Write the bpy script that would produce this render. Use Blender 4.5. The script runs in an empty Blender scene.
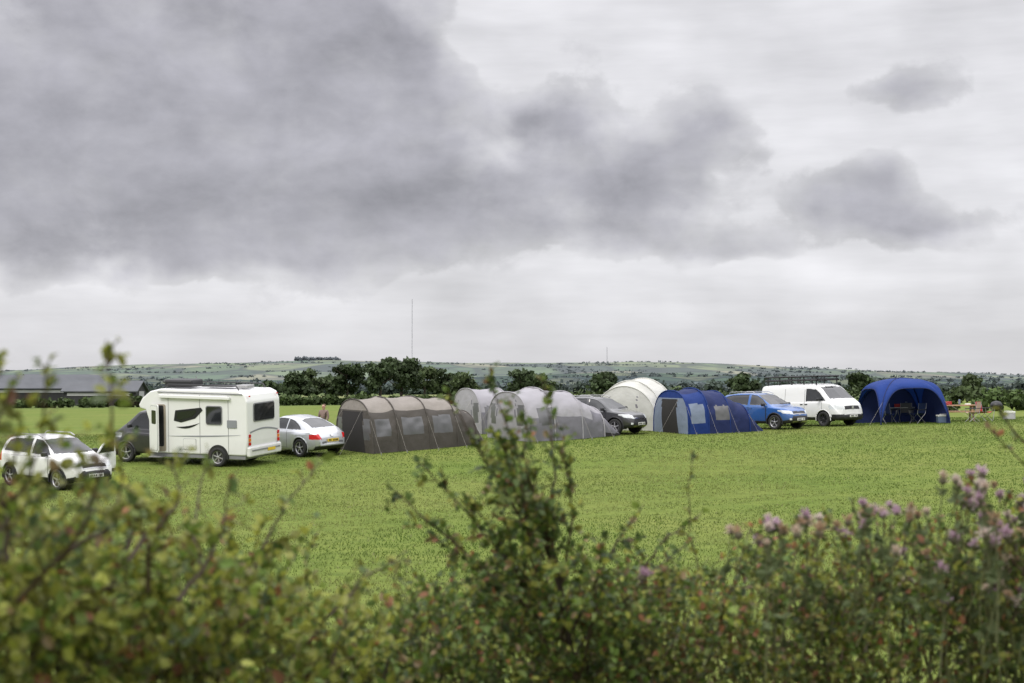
import bpy, math, random
import numpy as np
from mathutils import Vector, Matrix
random.seed(7); R=np.random.default_rng(11)
scene=bpy.context.scene
F=1422.0; CH=2.9; HY=388.0
# ------------------------------------------------------------------ helpers
_gy=[-60,3,6,9,14,22,32,40,46,52,56,60,64,72,100,150,300,600,1500,3000,9000]
_gz=[1.0,1.0,0.75,0.3,-.05,-.15,-.15,-.08,.10,.52,.70,.86,.92,.92,.85,.7,.5,.2,-2,-4,-4]
_yy=np.arange(-60,400,1.0); _zz=np.interp(_yy,_gy,_gz)
_k=np.exp(-(np.arange(-6,7)/2.0)**2); _k/=_k.sum()
_zz=np.convolve(np.pad(_zz,6,mode='edge'),_k,'valid')
def gz(x,y):
    x=np.asarray(x,float); y=np.asarray(y,float)
    g=np.where(y<395,np.interp(y,_yy,_zz),np.interp(y,_gy,_gz))
    w=np.interp(y,[0,15,40,90,300,900],[0,.3,1,1,.3,0])
    xc=np.clip(x,-70,70)
    return g+.018*xc*w+.03*np.sin(x*.21+y*.13)*np.interp(y,[0,10,200],[0,1,1])+.015*np.sin(x*.53-y*.31)
def P(px,py,d): return np.array([(px-512)/F*d,d,CH-(py-HY)/F*d])

def make_mesh(name,V,groups,mats,parent=None,smooth=False,col=None):
    V=np.asarray(V,float).reshape(-1,3)
    lo=[];st=[];mi=[];s=0
    for Fa,m in groups:
        Fa=np.asarray(Fa,int)
        if Fa.size==0: continue
        n,k=Fa.shape
        lo.append(Fa.ravel()); st.append(s+np.arange(n)*k)
        mi.append(np.full(n,m) if np.isscalar(m) else np.asarray(m)); s+=n*k
    lo=np.concatenate(lo);st=np.concatenate(st);mi=np.concatenate(mi)
    me=bpy.data.meshes.new(name)
    me.vertices.add(len(V)); me.vertices.foreach_set('co',V.ravel())
    me.loops.add(s); me.loops.foreach_set('vertex_index',lo.astype(np.int32))
    me.polygons.add(len(st)); me.polygons.foreach_set('loop_start',st.astype(np.int32))
    me.update(calc_edges=True)
    for m in mats: me.materials.append(m)
    me.polygons.foreach_set('material_index',mi.astype(np.int32))
    me.polygons.foreach_set('use_smooth',np.full(len(st),bool(smooth)))
    if col is not None:
        a=me.color_attributes.new('Col','FLOAT_COLOR','POINT')
        c=np.ones((len(V),4)); c[:,:3]=col; a.data.foreach_set('color',c.ravel())
    me.update()
    ob=bpy.data.objects.new(name,me); scene.collection.objects.link(ob)
    if parent is not None: ob.parent=parent
    return ob
class Acc:
    def __init__(s): s.V=[];s.G=[];s.n=0;s.C=[]
    def add(s,V,Fs,m=0,col=None):
        V=np.asarray(V,float).reshape(-1,3)
        s.V.append(V); s.G.append((np.asarray(Fs,int)+s.n,m)); s.n+=len(V)
        if col is None: col=(.1,.1,.1)
        c=np.empty((len(V),3)); c[:]=col; s.C.append(c)
    def build(s,name,mats,parent=None,smooth=False,col=False):
        return make_mesh(name,np.concatenate(s.V),s.G,mats,parent,smooth,np.concatenate(s.C) if col else None)
def tube(pts,r,seg=6,cap=True):
    pts=np.asarray(pts,float); n=len(pts); r=np.broadcast_to(np.asarray(r,float),(n,))
    T=np.gradient(pts,axis=0); T/=np.linalg.norm(T,axis=1)[:,None]+1e-9
    ref=np.where(np.abs(T[:,2:3])>.9,np.array([[1.,0,0]]),np.array([[0,0,1.]]))
    A=np.cross(T,ref); A/=np.linalg.norm(A,axis=1)[:,None]+1e-9; B=np.cross(T,A)
    a=np.arange(seg)*2*np.pi/seg
    V=pts[:,None]+r[:,None,None]*(np.cos(a)[None,:,None]*A[:,None]+np.sin(a)[None,:,None]*B[:,None])
    V=V.reshape(-1,3); i=np.arange(n-1)[:,None]*seg; j=np.arange(seg)[None]
    j2=(j+1)%seg
    Fq=np.stack([i+j,i+j2,i+seg+j2,i+seg+j],-1).reshape(-1,4)
    return V,Fq
def tube_ob(name,pts,r,mat,parent,seg=8):
    V,Fq=tube(pts,r,seg); return make_mesh(name,V,[(Fq,0)],[mat],parent,True)
import bmesh
def box(name,size,loc,mat,parent,bev=.01,rot=(0,0,0),seg=2):
    bm=bmesh.new(); bmesh.ops.create_cube(bm,size=1)
    for v in bm.verts: v.co=Vector((v.co.x*size[0],v.co.y*size[1],v.co.z*size[2]))
    if bev>0: bmesh.ops.bevel(bm,geom=bm.edges[:],offset=min(bev,min(size)*.45),segments=seg,affect='EDGES',profile=.5)
    me=bpy.data.meshes.new(name); bm.to_mesh(me); bm.free(); me.materials.append(mat)
    ob=bpy.data.objects.new(name,me); scene.collection.objects.link(ob)
    ob.location=loc; ob.rotation_euler=rot; ob.parent=parent
    return ob
def prism(name,poly,y0,y1,mat,parent,bev=0,axis='y',seg=3):
    bm=bmesh.new()
    def mk(a,b,t):
        return {'y':(a,t,b),'x':(t,a,b),'z':(a,b,t)}[axis]
    v0=[bm.verts.new(mk(a,b,y0)) for a,b in poly]; v1=[bm.verts.new(mk(a,b,y1)) for a,b in poly]
    bm.faces.new(v0); bm.faces.new(v1[::-1]); n=len(poly)
    for i in range(n): bm.faces.new((v0[i],v1[i],v1[(i+1)%n],v0[(i+1)%n]))
    bmesh.ops.recalc_face_normals(bm,faces=bm.faces[:])
    if bev>0: bmesh.ops.bevel(bm,geom=[e for e in bm.edges],offset=bev,segments=seg,affect='EDGES',profile=.5)
    me=bpy.data.meshes.new(name); bm.to_mesh(me); bm.free(); me.materials.append(mat)
    ob=bpy.data.objects.new(name,me); scene.collection.objects.link(ob); ob.parent=parent
    return ob
def rrect(cx,cz,w,h,r,n=5):
    o=[]
    for k,(sx,sz) in enumerate([(1,1),(-1,1),(-1,-1),(1,-1)]):
        for i in range(n+1):
            a=math.pi/2*(k+i/n); o.append((cx+sx*(w/2-r)+r*math.cos(a),cz+sz*(h/2-r)+r*math.sin(a)))
    return o
def empty(name,loc=(0,0,0)):
    e=bpy.data.objects.new(name,None); e.empty_display_size=.3; scene.collection.objects.link(e); e.location=loc; return e
def place(e,px,d,phi,tilt=True,sc=1.0,dz=0.0):
    X=(px-512)/F*d; Y=d; Z=float(gz(X,Y))+dz; a=math.radians(phi)+math.atan2(-X,Y)
    gx=(float(gz(X+1.5,Y))-float(gz(X-1.5,Y)))/3; gyy=(float(gz(X,Y+1.5))-float(gz(X,Y-1.5)))/3
    n=Vector((-gx,-gyy,1)).normalized() if tilt else Vector((0,0,1))
    f=Vector((math.cos(a),math.sin(a),0)); f=(f-n*f.dot(n)).normalized(); l=n.cross(f)
    m=Matrix(((f.x*sc,l.x*sc,n.x*sc,X),(f.y*sc,l.y*sc,n.y*sc,Y),(f.z*sc,l.z*sc,n.z*sc,Z),(0,0,0,1)))
    e.matrix_world=m
    return e
# ------------------------------------------------------------------ materials
def M(name,col,rough=.6,metal=0,var=.12,vs=3,bump=0,bs=40,coat=0,spec=.5,trans=0,stretch=None,dirt=0):
    m=bpy.data.materials.new(name); m.use_nodes=True; nt=m.node_tree; N=nt.nodes; L=nt.links
    b=N['Principled BSDF']; b.inputs['Roughness'].default_value=rough; b.inputs['Metallic'].default_value=metal
    b.inputs['Coat Weight'].default_value=coat; b.inputs['Coat Roughness'].default_value=.06
    b.inputs['Specular IOR Level'].default_value=spec
    tc=N.new('ShaderNodeTexCoord'); src=tc.outputs['Object']
    if stretch:
        mp=N.new('ShaderNodeMapping'); mp.inputs['Scale'].default_value=stretch; L.new(src,mp.inputs[0]); src=mp.outputs[0]
    nz=N.new('ShaderNodeTexNoise'); nz.inputs['Scale'].default_value=vs; nz.inputs['Detail'].default_value=5
    L.new(src,nz.inputs['Vector'])
    mx=N.new('ShaderNodeMix'); mx.data_type='RGBA'
    mx.inputs[6].default_value=tuple(c*(1-var) for c in col)+(1,); mx.inputs[7].default_value=tuple(min(1,c*(1+var)) for c in col)+(1,)
    L.new(nz.outputs[0],mx.inputs[0]); colout=mx.outputs[2]
    if dirt>0:
        sp=N.new('ShaderNodeSeparateXYZ'); L.new(tc.outputs['Object'],sp.inputs[0])
        r=N.new('ShaderNodeMapRange'); r.inputs[1].default_value=.25; r.inputs[2].default_value=1.0; r.inputs[3].default_value=dirt; r.inputs[4].default_value=dirt*.12; L.new(sp.outputs[2],r.inputs[0])
        n3=N.new('ShaderNodeTexNoise'); n3.inputs['Scale'].default_value=5; n3.inputs['Detail'].default_value=6; L.new(tc.outputs['Object'],n3.inputs['Vector'])
        mu=N.new('ShaderNodeMath'); mu.operation='MULTIPLY'; L.new(r.outputs[0],mu.inputs[0]); L.new(n3.outputs[0],mu.inputs[1])
        m4=N.new('ShaderNodeMix'); m4.data_type='RGBA'; L.new(mu.outputs[0],m4.inputs[0]); L.new(colout,m4.inputs[6]); m4.inputs[7].default_value=(.16,.14,.11,1); colout=m4.outputs[2]
    L.new(colout,b.inputs['Base Color'])
    if bump>0:
        n2=N.new('ShaderNodeTexNoise'); n2.inputs['Scale'].default_value=bs; n2.inputs['Detail'].default_value=4; L.new(src,n2.inputs['Vector'])
        bp=N.new('ShaderNodeBump'); bp.inputs['Strength'].default_value=bump; bp.inputs['Distance'].default_value=.05
        L.new(n2.outputs[0],bp.inputs['Height']); L.new(bp.outputs[0],b.inputs['Normal'])
    if trans>0:
        t=N.new('ShaderNodeBsdfTranslucent'); L.new(mx.outputs[2],t.inputs[0]); ms=N.new('ShaderNodeMixShader'); ms.inputs[0].default_value=trans
        L.new(b.outputs[0],ms.inputs[1]); L.new(t.outputs[0],ms.inputs[2]); L.new(ms.outputs[0],N['Material Output'].inputs[0])
    return m
def Mattr(name,rough=.5,trans=.3,spec=.4):
    m=bpy.data.materials.new(name); m.use_nodes=True; nt=m.node_tree; N=nt.nodes; L=nt.links
    b=N['Principled BSDF']; b.inputs['Roughness'].default_value=rough; b.inputs['Specular IOR Level'].default_value=spec
    a=N.new('ShaderNodeAttribute'); a.attribute_name='Col'; L.new(a.outputs['Color'],b.inputs['Base Color'])
    if trans>0:
        t=N.new('ShaderNodeBsdfTranslucent'); L.new(a.outputs['Color'],t.inputs[0]); ms=N.new('ShaderNodeMixShader'); ms.inputs[0].default_value=trans
        L.new(b.outputs[0],ms.inputs[1]); L.new(t.outputs[0],ms.inputs[2]); L.new(ms.outputs[0],N['Material Output'].inputs[0])
    return m
black=M('black_plastic',(.018,.018,.02),.45); rubber=M('tyre_rubber',(.02,.02,.02),.8,var=.2)
glass=M('dark_glass',(.012,.014,.016),.06,spec=.8,var=.3,vs=1.5); alloy=M('alloy',(.45,.45,.46),.35,metal=.7)
white=M('white_paint',(.78,.78,.78),.3,coat=.6,var=.03,dirt=.5); silver=M('silver_paint',(.52,.54,.57),.3,metal=.5,coat=.8,var=.03,dirt=.4)
bluep=M('blue_paint',(.015,.10,.34),.3,coat=.8,metal=.2,dirt=.4); darkp=M('dark_paint',(.02,.021,.025),.28,coat=.9,dirt=.25)
lamp=M('headlamp_glass',(.62,.64,.66),.08,spec=.9,var=.35,vs=14); redl=M('tail_lamp',(.50,.01,.01),.2,var=.3,vs=10); orange=M('orange_lamp',(.7,.2,.02),.3)
platew=M('plate_white',(.75,.75,.72),.5); platey=M('plate_yellow',(.72,.5,.04),.5); seamw=M('seam_white',(.25,.25,.25),.6); seamd=M('seam_dark',(.01,.012,.015),.6)
chrome=M('chrome',(.6,.6,.6),.2,metal=1); skinm=M('skin',(.5,.3,.22),.6); pole=M('steel_pole',(.35,.35,.36),.4,metal=.6); guy=M('guy_line',(.35,.33,.3),.8)
seams=M('seam_silver',(.12,.12,.13),.5)
# ------------------------------------------------------------------ world
def build_world():
    w=bpy.data.worlds.new('World'); scene.world=w; w.use_nodes=True; nt=w.node_tree; N=nt.nodes; L=nt.links; N.clear()
    try: w.cycles.sampling_method='NONE'
    except Exception: pass
    out=N.new('ShaderNodeOutputWorld'); bg=N.new('ShaderNodeBackground'); bg.inputs[1].default_value=.1; L.new(bg.outputs[0],out.inputs[0])
    sky=N.new('ShaderNodeTexSky'); sky.sky_type='NISHITA'; sky.sun_disc=False; sky.sun_elevation=math.radians(48); sky.sun_rotation=math.radians(215)
    tc=N.new('ShaderNodeTexCoord'); sp=N.new('ShaderNodeSeparateXYZ'); L.new(tc.outputs['Generated'],sp.inputs[0])
    def m(op,a,b=None,c=None,clamp=False):
        n=N.new('ShaderNodeMath'); n.operation=op; n.use_clamp=clamp
        for i,v in enumerate((a,b,c)):
            if v is None: continue
            if isinstance(v,(int,float)): n.inputs[i].default_value=v
            else: L.new(v,n.inputs[i])
        return n.outputs[0]
    def mr(v,a,b,c,d,sm=True):
        n=N.new('ShaderNodeMapRange'); n.interpolation_type='SMOOTHSTEP' if sm else 'LINEAR'
        L.new(v,n.inputs[0]); n.inputs[1].default_value=a;n.inputs[2].default_value=b;n.inputs[3].default_value=c;n.inputs[4].default_value=d
        return n.outputs[0]
    U=m('MULTIPLY',m('ARCTAN2',sp.outputs[0],sp.outputs[1]),14.22); el=m('ARCSINE',sp.outputs[2]); V=m('MULTIPLY',el,14.22)
    def nz(su,sv,scale,detail,rough,off=0,dist=0,dv=0.0):
        c=N.new('ShaderNodeCombineXYZ'); L.new(m('MULTIPLY',U,su),c.inputs[0]); L.new(m('MULTIPLY',m('ADD',V,dv) if dv else V,sv),c.inputs[1]); c.inputs[2].default_value=off
        t=N.new('ShaderNodeTexNoise'); t.inputs['Scale'].default_value=scale; t.inputs['Detail'].default_value=detail; t.inputs['Roughness'].default_value=rough; t.inputs['Distortion'].default_value=dist
        L.new(c.outputs[0],t.inputs['Vector']); return t.outputs[0]
    w1=nz(1,1.2,1.1,3,.5,3.1); w2=nz(1,1.2,1.1,3,.5,9.7)
    U2=m('ADD',U,m('MULTIPLY',m('SUBTRACT',w1,.5),1.1)); V2=m('ADD',V,m('MULTIPLY',m('SUBTRACT',w2,.5),.7))
    blobs=[(110,90,320,140,.95),(355,50,85,90,.75),(60,225,190,50,.7),(310,175,140,70,.55),(455,195,90,38,.5),(300,110,110,60,.3),
           (540,112,54,32,.85),(612,182,84,38,.8),(700,158,50,44,.8),(640,238,170,20,.5),(880,104,58,20,.8),(850,203,60,32,.9),(925,226,48,18,.7),
           (300,262,220,16,.35),(40,300,120,16,-.3),(500,45,50,65,-.55),(500,150,30,24,-.25),(790,100,50,100,-.35),(980,160,50,30,-.3),(1010,225,40,20,.2),(790,250,120,10,.2)]
    tot=None
    for px,py,rx,ry,wt in blobs:
        dx=m('DIVIDE',m('SUBTRACT',U2,(px-512)/100),rx/100*1.1); dy=m('DIVIDE',m('SUBTRACT',V2,(388-py)/100),ry/100*1.1)
        e=m('MULTIPLY',m('EXPONENT',m('MULTIPLY',m('ADD',m('MULTIPLY',dx,dx),m('MULTIPLY',dy,dy)),-1)),wt)
        tot=e if tot is None else m('ADD',tot,e)
    tot=m('MINIMUM',tot,.93)
    f1=nz(1,1.3,1.3,8,.56,0,.2); f1b=nz(1,1.3,1.3,5,.56,0,.2,.22); f2=nz(.6,1.4,1.0,5,.55,5); f3=nz(.3,2.0,1.5,6,.58,12); f4=nz(1,1.6,.7,3,.5,21)
    dens=m('ADD',tot,m('MULTIPLY',m('SUBTRACT',f1,.5),1.4))
    C=mr(dens,.26,1.02,0,1); edge=mr(dens,.2,.40,0,1)
    shade=m('SUBTRACT',f1,f1b)
    dk=m('ADD',.445,m('MULTIPLY',m('SUBTRACT',f2,.5),.42)); dk=m('ADD',dk,m('MULTIPLY',shade,.32)); dk=m('SUBTRACT',dk,m('MULTIPLY',mr(dens,.7,1.35,0,1),.05))
    br=m('ADD',.78,m('MULTIPLY',m('SUBTRACT',f3,.5),.34)); br=m('ADD',br,m('MULTIPLY',m('SUBTRACT',f4,.5),.48))
    mid=m('ADD',m('MULTIPLY',br,.86),m('MULTIPLY',shade,.4))
    def lerp(a,b,t):
        n=N.new('ShaderNodeMix'); n.data_type='FLOAT'
        for i,v in ((0,t),(2,a),(3,b)):
            if isinstance(v,(int,float)): n.inputs[i].default_value=v
            else: L.new(v,n.inputs[i])
        return n.outputs[0]
    val=lerp(lerp(br,mid,edge),dk,C)
    hz=mr(V,-.2,1.25,1,0); val=lerp(val,m('ADD',.65,m('MULTIPLY',m('SUBTRACT',f3,.5),.2)),m('MULTIPLY',hz,.75))
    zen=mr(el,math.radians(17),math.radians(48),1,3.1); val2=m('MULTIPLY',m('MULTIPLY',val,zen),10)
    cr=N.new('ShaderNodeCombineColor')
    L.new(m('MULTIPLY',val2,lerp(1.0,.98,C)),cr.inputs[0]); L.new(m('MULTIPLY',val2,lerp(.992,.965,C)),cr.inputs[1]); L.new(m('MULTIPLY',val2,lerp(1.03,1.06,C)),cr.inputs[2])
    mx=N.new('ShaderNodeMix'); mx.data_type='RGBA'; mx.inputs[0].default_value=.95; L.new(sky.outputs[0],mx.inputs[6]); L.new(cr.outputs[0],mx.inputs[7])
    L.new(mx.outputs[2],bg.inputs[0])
build_world()
sd=bpy.data.lights.new('sun','SUN'); sd.energy=1.4; sd.angle=math.radians(20); sd.color=(1,.95,.87); so=bpy.data.objects.new('sun',sd); scene.collection.objects.link(so)
az=math.radians(215); elv=math.radians(48)
dv=Vector((math.sin(az)*math.cos(elv),math.cos(az)*math.cos(elv),math.sin(elv))); so.rotation_euler=dv.to_track_quat('Z','Y').to_euler(); so.location=(0,0,60)
# ------------------------------------------------------------------ camera
cd=bpy.data.cameras.new('camera'); cam=bpy.data.objects.new('camera',cd); scene.collection.objects.link(cam); scene.camera=cam
cd.lens=50; cd.sensor_width=36; cd.clip_end=30000; cd.clip_start=.05
cam.location=(0,0,CH); cam.rotation_euler=(math.radians(90)+math.atan((HY-341.5)/F),0,0)
cd.dof.use_dof=True; cd.dof.focus_distance=48; cd.dof.aperture_fstop=3.6
scene.view_settings.view_transform='Standard'; scene.view_settings.look='None'; scene.view_settings.exposure=0
# ------------------------------------------------------------------ ground
def ground_mat():
    m=bpy.data.materials.new('meadow_ground'); m.use_nodes=True; nt=m.node_tree; N=nt.nodes; L=nt.links; b=N['Principled BSDF']
    b.inputs['Roughness'].default_value=.95; b.inputs['Specular IOR Level'].default_value=.1
    tc=N.new('ShaderNodeTexCoord')
    def nz(scale,det,st=(1,1,1)):
        mp=N.new('ShaderNodeMapping'); mp.inputs['Scale'].default_value=st; L.new(tc.outputs['Object'],mp.inputs[0])
        t=N.new('ShaderNodeTexNoise'); t.inputs['Scale'].default_value=scale; t.inputs['Detail'].default_value=det; t.inputs['Roughness'].default_value=.65; L.new(mp.outputs[0],t.inputs['Vector']); return t.outputs[0]
    def ramp(s,a,ca,bb,cb):
        r=N.new('ShaderNodeValToRGB'); L.new(s,r.inputs[0]); r.color_ramp.elements[0].position=a; r.color_ramp.elements[0].color=ca+(1,); r.color_ramp.elements[1].position=bb; r.color_ramp.elements[1].color=cb+(1,); return r.outputs[0]
    A=ramp(nz(.09,6),.35,(.12,.172,.034),.65,(.165,.195,.05))
    B=ramp(nz(2.2,8),.35,(.65,.7,.6),.7,(1.2,1.15,1.1))
    C=ramp(nz(14,5),.3,(.7,.72,.65),.75,(1.25,1.2,1.2))
    m1=N.new('ShaderNodeMix'); m1.data_type='RGBA'; m1.blend_type='MULTIPLY'; m1.inputs[0].default_value=.7; L.new(A,m1.inputs[6]); L.new(B,m1.inputs[7])
    m2=N.new('ShaderNodeMix'); m2.data_type='RGBA'; m2.blend_type='MULTIPLY'; m2.inputs[0].default_value=.6; L.new(m1.outputs[2],m2.inputs[6]); L.new(C,m2.inputs[7])
    sp=N.new('ShaderNodeSeparateXYZ'); L.new(tc.outputs['Object'],sp.inputs[0])
    vo=N.new('ShaderNodeTexVoronoi'); vo.inputs['Scale'].default_value=.005; L.new(tc.outputs['Object'],vo.inputs['Vector'])
    sc=N.new('ShaderNodeSeparateColor'); L.new(vo.outputs['Color'],sc.inputs[0])
    far=ramp(sc.outputs[0],.2,(.08,.12,.04),.8,(.16,.18,.075))
    r1=N.new('ShaderNodeMapRange'); r1.inputs[1].default_value=190; r1.inputs[2].default_value=240; L.new(sp.outputs[1],r1.inputs[0])
    m3=N.new('ShaderNodeMix'); m3.data_type='RGBA'; L.new(r1.outputs[0],m3.inputs[0]); L.new(m2.outputs[2],m3.inputs[6]); L.new(far,m3.inputs[7])
    L.new(m3.outputs[2],b.inputs['Base Color'])
    bp=N.new('ShaderNodeBump'); bp.inputs['Strength'].default_value=.4; bp.inputs['Distance'].default_value=.06; L.new(nz(9,6),bp.inputs['Height']); L.new(bp.outputs[0],b.inputs['Normal'])
    return m
ys=np.concatenate([np.arange(-30,90,1.0),np.arange(90,300,6),np.arange(300,1500,60),np.array([1500,2000,3000,5000,9000,14000.])])
xs=np.concatenate([[-12000,-6000,-3000,-1500,-800,-400,-250],np.arange(-150,-50,8),np.arange(-50,50,1.0),np.arange(50,151,8),[250,400,800,1500,3000,6000,12000]])
XX,YY=np.meshgrid(xs,ys); ZZ=gz(XX,YY); n,mm=XX.shape
idx=np.arange(n*mm).reshape(n,mm); FQ=np.stack([idx[:-1,:-1],idx[:-1,1:],idx[1:,1:],idx[1:,:-1]],-1).reshape(-1,4)
make_mesh('ground',np.stack([XX,YY,ZZ],-1).reshape(-1,3),[(FQ,0)],[ground_mat()],None,True)
def vnoise(x,y,s,seed):
    rr=np.random.default_rng(seed); G=rr.random((64,64)); x=x/s; y=y/s
    xi=np.floor(x).astype(int); yi=np.floor(y).astype(int); fx=x-xi; fy=y-yi; fx=fx*fx*(3-2*fx); fy=fy*fy*(3-2*fy)
    g=lambda a,b:G[a%64,b%64]
    return (g(xi,yi)*(1-fx)+g(xi+1,yi)*fx)*(1-fy)+(g(xi,yi+1)*(1-fx)+g(xi+1,yi+1)*fx)*fy
def grass():
    N=340000; y=8+R.random(N)*66; x=(R.random(N)*2-1)*(y*.40+2.5)
    cl=vnoise(x,y,.35,3)*.6+vnoise(x,y,1.3,4)*.4
    keep=R.random(N)<(.5+cl*.6); x=x[keep];y=y[keep];cl=cl[keep]; N=len(x)
    z=gz(x,y)-.005; big=vnoise(x,y,7,5)*.35+vnoise(x,y,2.4,8)*.2+vnoise(x+200,y*1.8,17,15)*.45
    tr=np.exp(-((y-(33+.45*x+.010*x*x))/.4)**2)+np.exp(-((y-(35.2+.45*x+.010*x*x))/.4)**2)+.8*np.exp(-((y-(47-.25*x))/.4)**2)+.8*np.exp(-((y-(48.9-.25*x))/.4)**2)
    h=(.03+.03*R.random(N))*(.65+cl*.6)*np.interp(y,[8,14,30],[1.8,1.2,1])*(1-.5*np.clip(tr,0,1)); w=(.005+.00028*y)*(0.7+.6*R.random(N))
    a=R.random(N)*np.pi*2; dx=np.cos(a)*w; dy=np.sin(a)*w; lx=(R.random(N)-.5)*h*1.2; ly=(R.random(N)-.5)*h*1.2
    V=np.empty((N,3,3)); V[:,0]=np.stack([x-dx,y-dy,z],-1); V[:,1]=np.stack([x+dx,y+dy,z],-1); V[:,2]=np.stack([x+lx,y+ly,z+h],-1)
    g=np.array([.120,.182,.034]); yl=np.array([.250,.270,.085]); t=np.clip((big-.5)*4.2+.42+(R.random(N)-.5)*.3,0,1)[:,None]
    c=(g*(1-t)+yl*t)*(.82+.36*R.random(N))[:,None]
    c=c*(1+.28*tr[:,None])
    dry=R.random(N)<.03; c[dry]=np.array([.31,.30,.15])
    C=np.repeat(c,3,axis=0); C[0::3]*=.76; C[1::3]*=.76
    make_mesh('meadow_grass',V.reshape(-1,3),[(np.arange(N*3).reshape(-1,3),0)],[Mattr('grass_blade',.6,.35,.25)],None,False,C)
grass()
# ------------------------------------------------------------------ hills
def hills_mat(name,haze,cols,scale,hazeamt):
    m=bpy.data.materials.new(name); m.use_nodes=True; nt=m.node_tree; N=nt.nodes; L=nt.links; b=N['Principled BSDF']; b.inputs['Roughness'].default_value=1; b.inputs['Specular IOR Level'].default_value=0
    tc=N.new('ShaderNodeTexCoord'); mp=N.new('ShaderNodeMapping'); mp.inputs['Scale'].default_value=(1,.4,0); L.new(tc.outputs['Object'],mp.inputs[0])
    vo=N.new('ShaderNodeTexVoronoi'); vo.inputs['Scale'].default_value=scale; L.new(mp.outputs[0],vo.inputs['Vector'])
    sc=N.new('ShaderNodeSeparateColor'); L.new(vo.outputs['Color'],sc.inputs[0]); r=N.new('ShaderNodeValToRGB'); r.color_ramp.interpolation='CONSTANT'
    r.color_ramp.elements[0].color=cols[0]+(1,); r.color_ramp.elements[1].position=.8; r.color_ramp.elements[1].color=cols[-1]+(1,)
    for i,c in enumerate(cols[1:-1]): e=r.color_ramp.elements.new((i+1)*.8/(len(cols)-1)); e.color=c+(1,)
    L.new(sc.outputs[0],r.inputs[0])
    v2=N.new('ShaderNodeTexVoronoi'); v2.feature='DISTANCE_TO_EDGE'; v2.inputs['Scale'].default_value=scale; L.new(mp.outputs[0],v2.inputs['Vector'])
    rr=N.new('ShaderNodeMapRange'); rr.inputs[1].default_value=.03; rr.inputs[2].default_value=.08; rr.inputs[3].default_value=.4; rr.inputs[4].default_value=1; L.new(v2.outputs[0],rr.inputs[0])
    nz=N.new('ShaderNodeTexNoise'); nz.inputs['Scale'].default_value=scale*1.6; nz.inputs['Detail'].default_value=7; nz.inputs['Roughness'].default_value=.6; L.new(mp.outputs[0],nz.inputs['Vector'])
    r3=N.new('ShaderNodeMapRange'); r3.inputs[1].default_value=.42; r3.inputs[2].default_value=.56; r3.inputs[3].default_value=.45; r3.inputs[4].default_value=1.1; L.new(nz.outputs[0],r3.inputs[0])
    mu=N.new('ShaderNodeMath'); mu.operation='MULTIPLY'; L.new(rr.outputs[0],mu.inputs[0]); L.new(r3.outputs[0],mu.inputs[1])
    m1=N.new('ShaderNodeVectorMath'); m1.operation='SCALE'; L.new(r.outputs[0],m1.inputs[0]); L.new(mu.outputs[0],m1.inputs['Scale'])
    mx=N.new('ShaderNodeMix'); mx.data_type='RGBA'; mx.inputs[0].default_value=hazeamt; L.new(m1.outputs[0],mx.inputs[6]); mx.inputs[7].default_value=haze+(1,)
    L.new(mx.outputs[2],b.inputs['Base Color']); return m
def hills(name,pts,y0,y1,depth,mat,seed,rough=6):
    xs=np.linspace(-6500,6500,520); ys=np.linspace(0,1,40)
    px=512+xs/y1*F; crest=CH+(HY-np.interp(px,[p[0] for p in pts],[p[1] for p in pts]))/F*y1
    k=np.ones(9)/9; crest=np.convolve(np.pad(crest,4,mode='edge'),k,'valid')
    V=[]
    for t in np.concatenate([ys,[1.3,2]]):
        y=y0+(y1-y0)*t
        s=t*t*(3-2*t) if t<=1 else 1-(t-1)*.6
        z=-6+(crest+6)*s+(vnoise(xs+9000,np.full_like(xs,y),500,seed)-.5)*rough*4*s*(1-min(t,1))*2+(vnoise(xs+9000,np.full_like(xs,y),160,seed+1)-.5)*rough*s
        V.append(np.stack([xs,np.full_like(xs,y),z],-1))
    V=np.array(V); n,m_=V.shape[:2]; idx=np.arange(n*m_).reshape(n,m_)
    return make_mesh(name,V.reshape(-1,3),[(np.stack([idx[:-1,:-1],idx[:-1,1:],idx[1:,1:],idx[1:,:-1]],-1).reshape(-1,4),0)],[mat],None,True),V
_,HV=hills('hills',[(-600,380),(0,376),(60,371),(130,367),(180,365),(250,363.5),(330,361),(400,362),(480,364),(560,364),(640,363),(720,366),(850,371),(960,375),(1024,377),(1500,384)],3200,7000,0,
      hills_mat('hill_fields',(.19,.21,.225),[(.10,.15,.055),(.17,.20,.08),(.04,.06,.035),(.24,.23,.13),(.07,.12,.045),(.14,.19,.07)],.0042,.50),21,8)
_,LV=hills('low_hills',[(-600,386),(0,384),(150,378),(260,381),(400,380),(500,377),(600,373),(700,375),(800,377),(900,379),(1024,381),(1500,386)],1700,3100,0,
      hills_mat('low_hill_fields',(.115,.14,.16),[(.05,.085,.03),(.09,.13,.05),(.025,.04,.022),(.14,.15,.07),(.04,.065,.03)],.008,.45),31,4)
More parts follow.
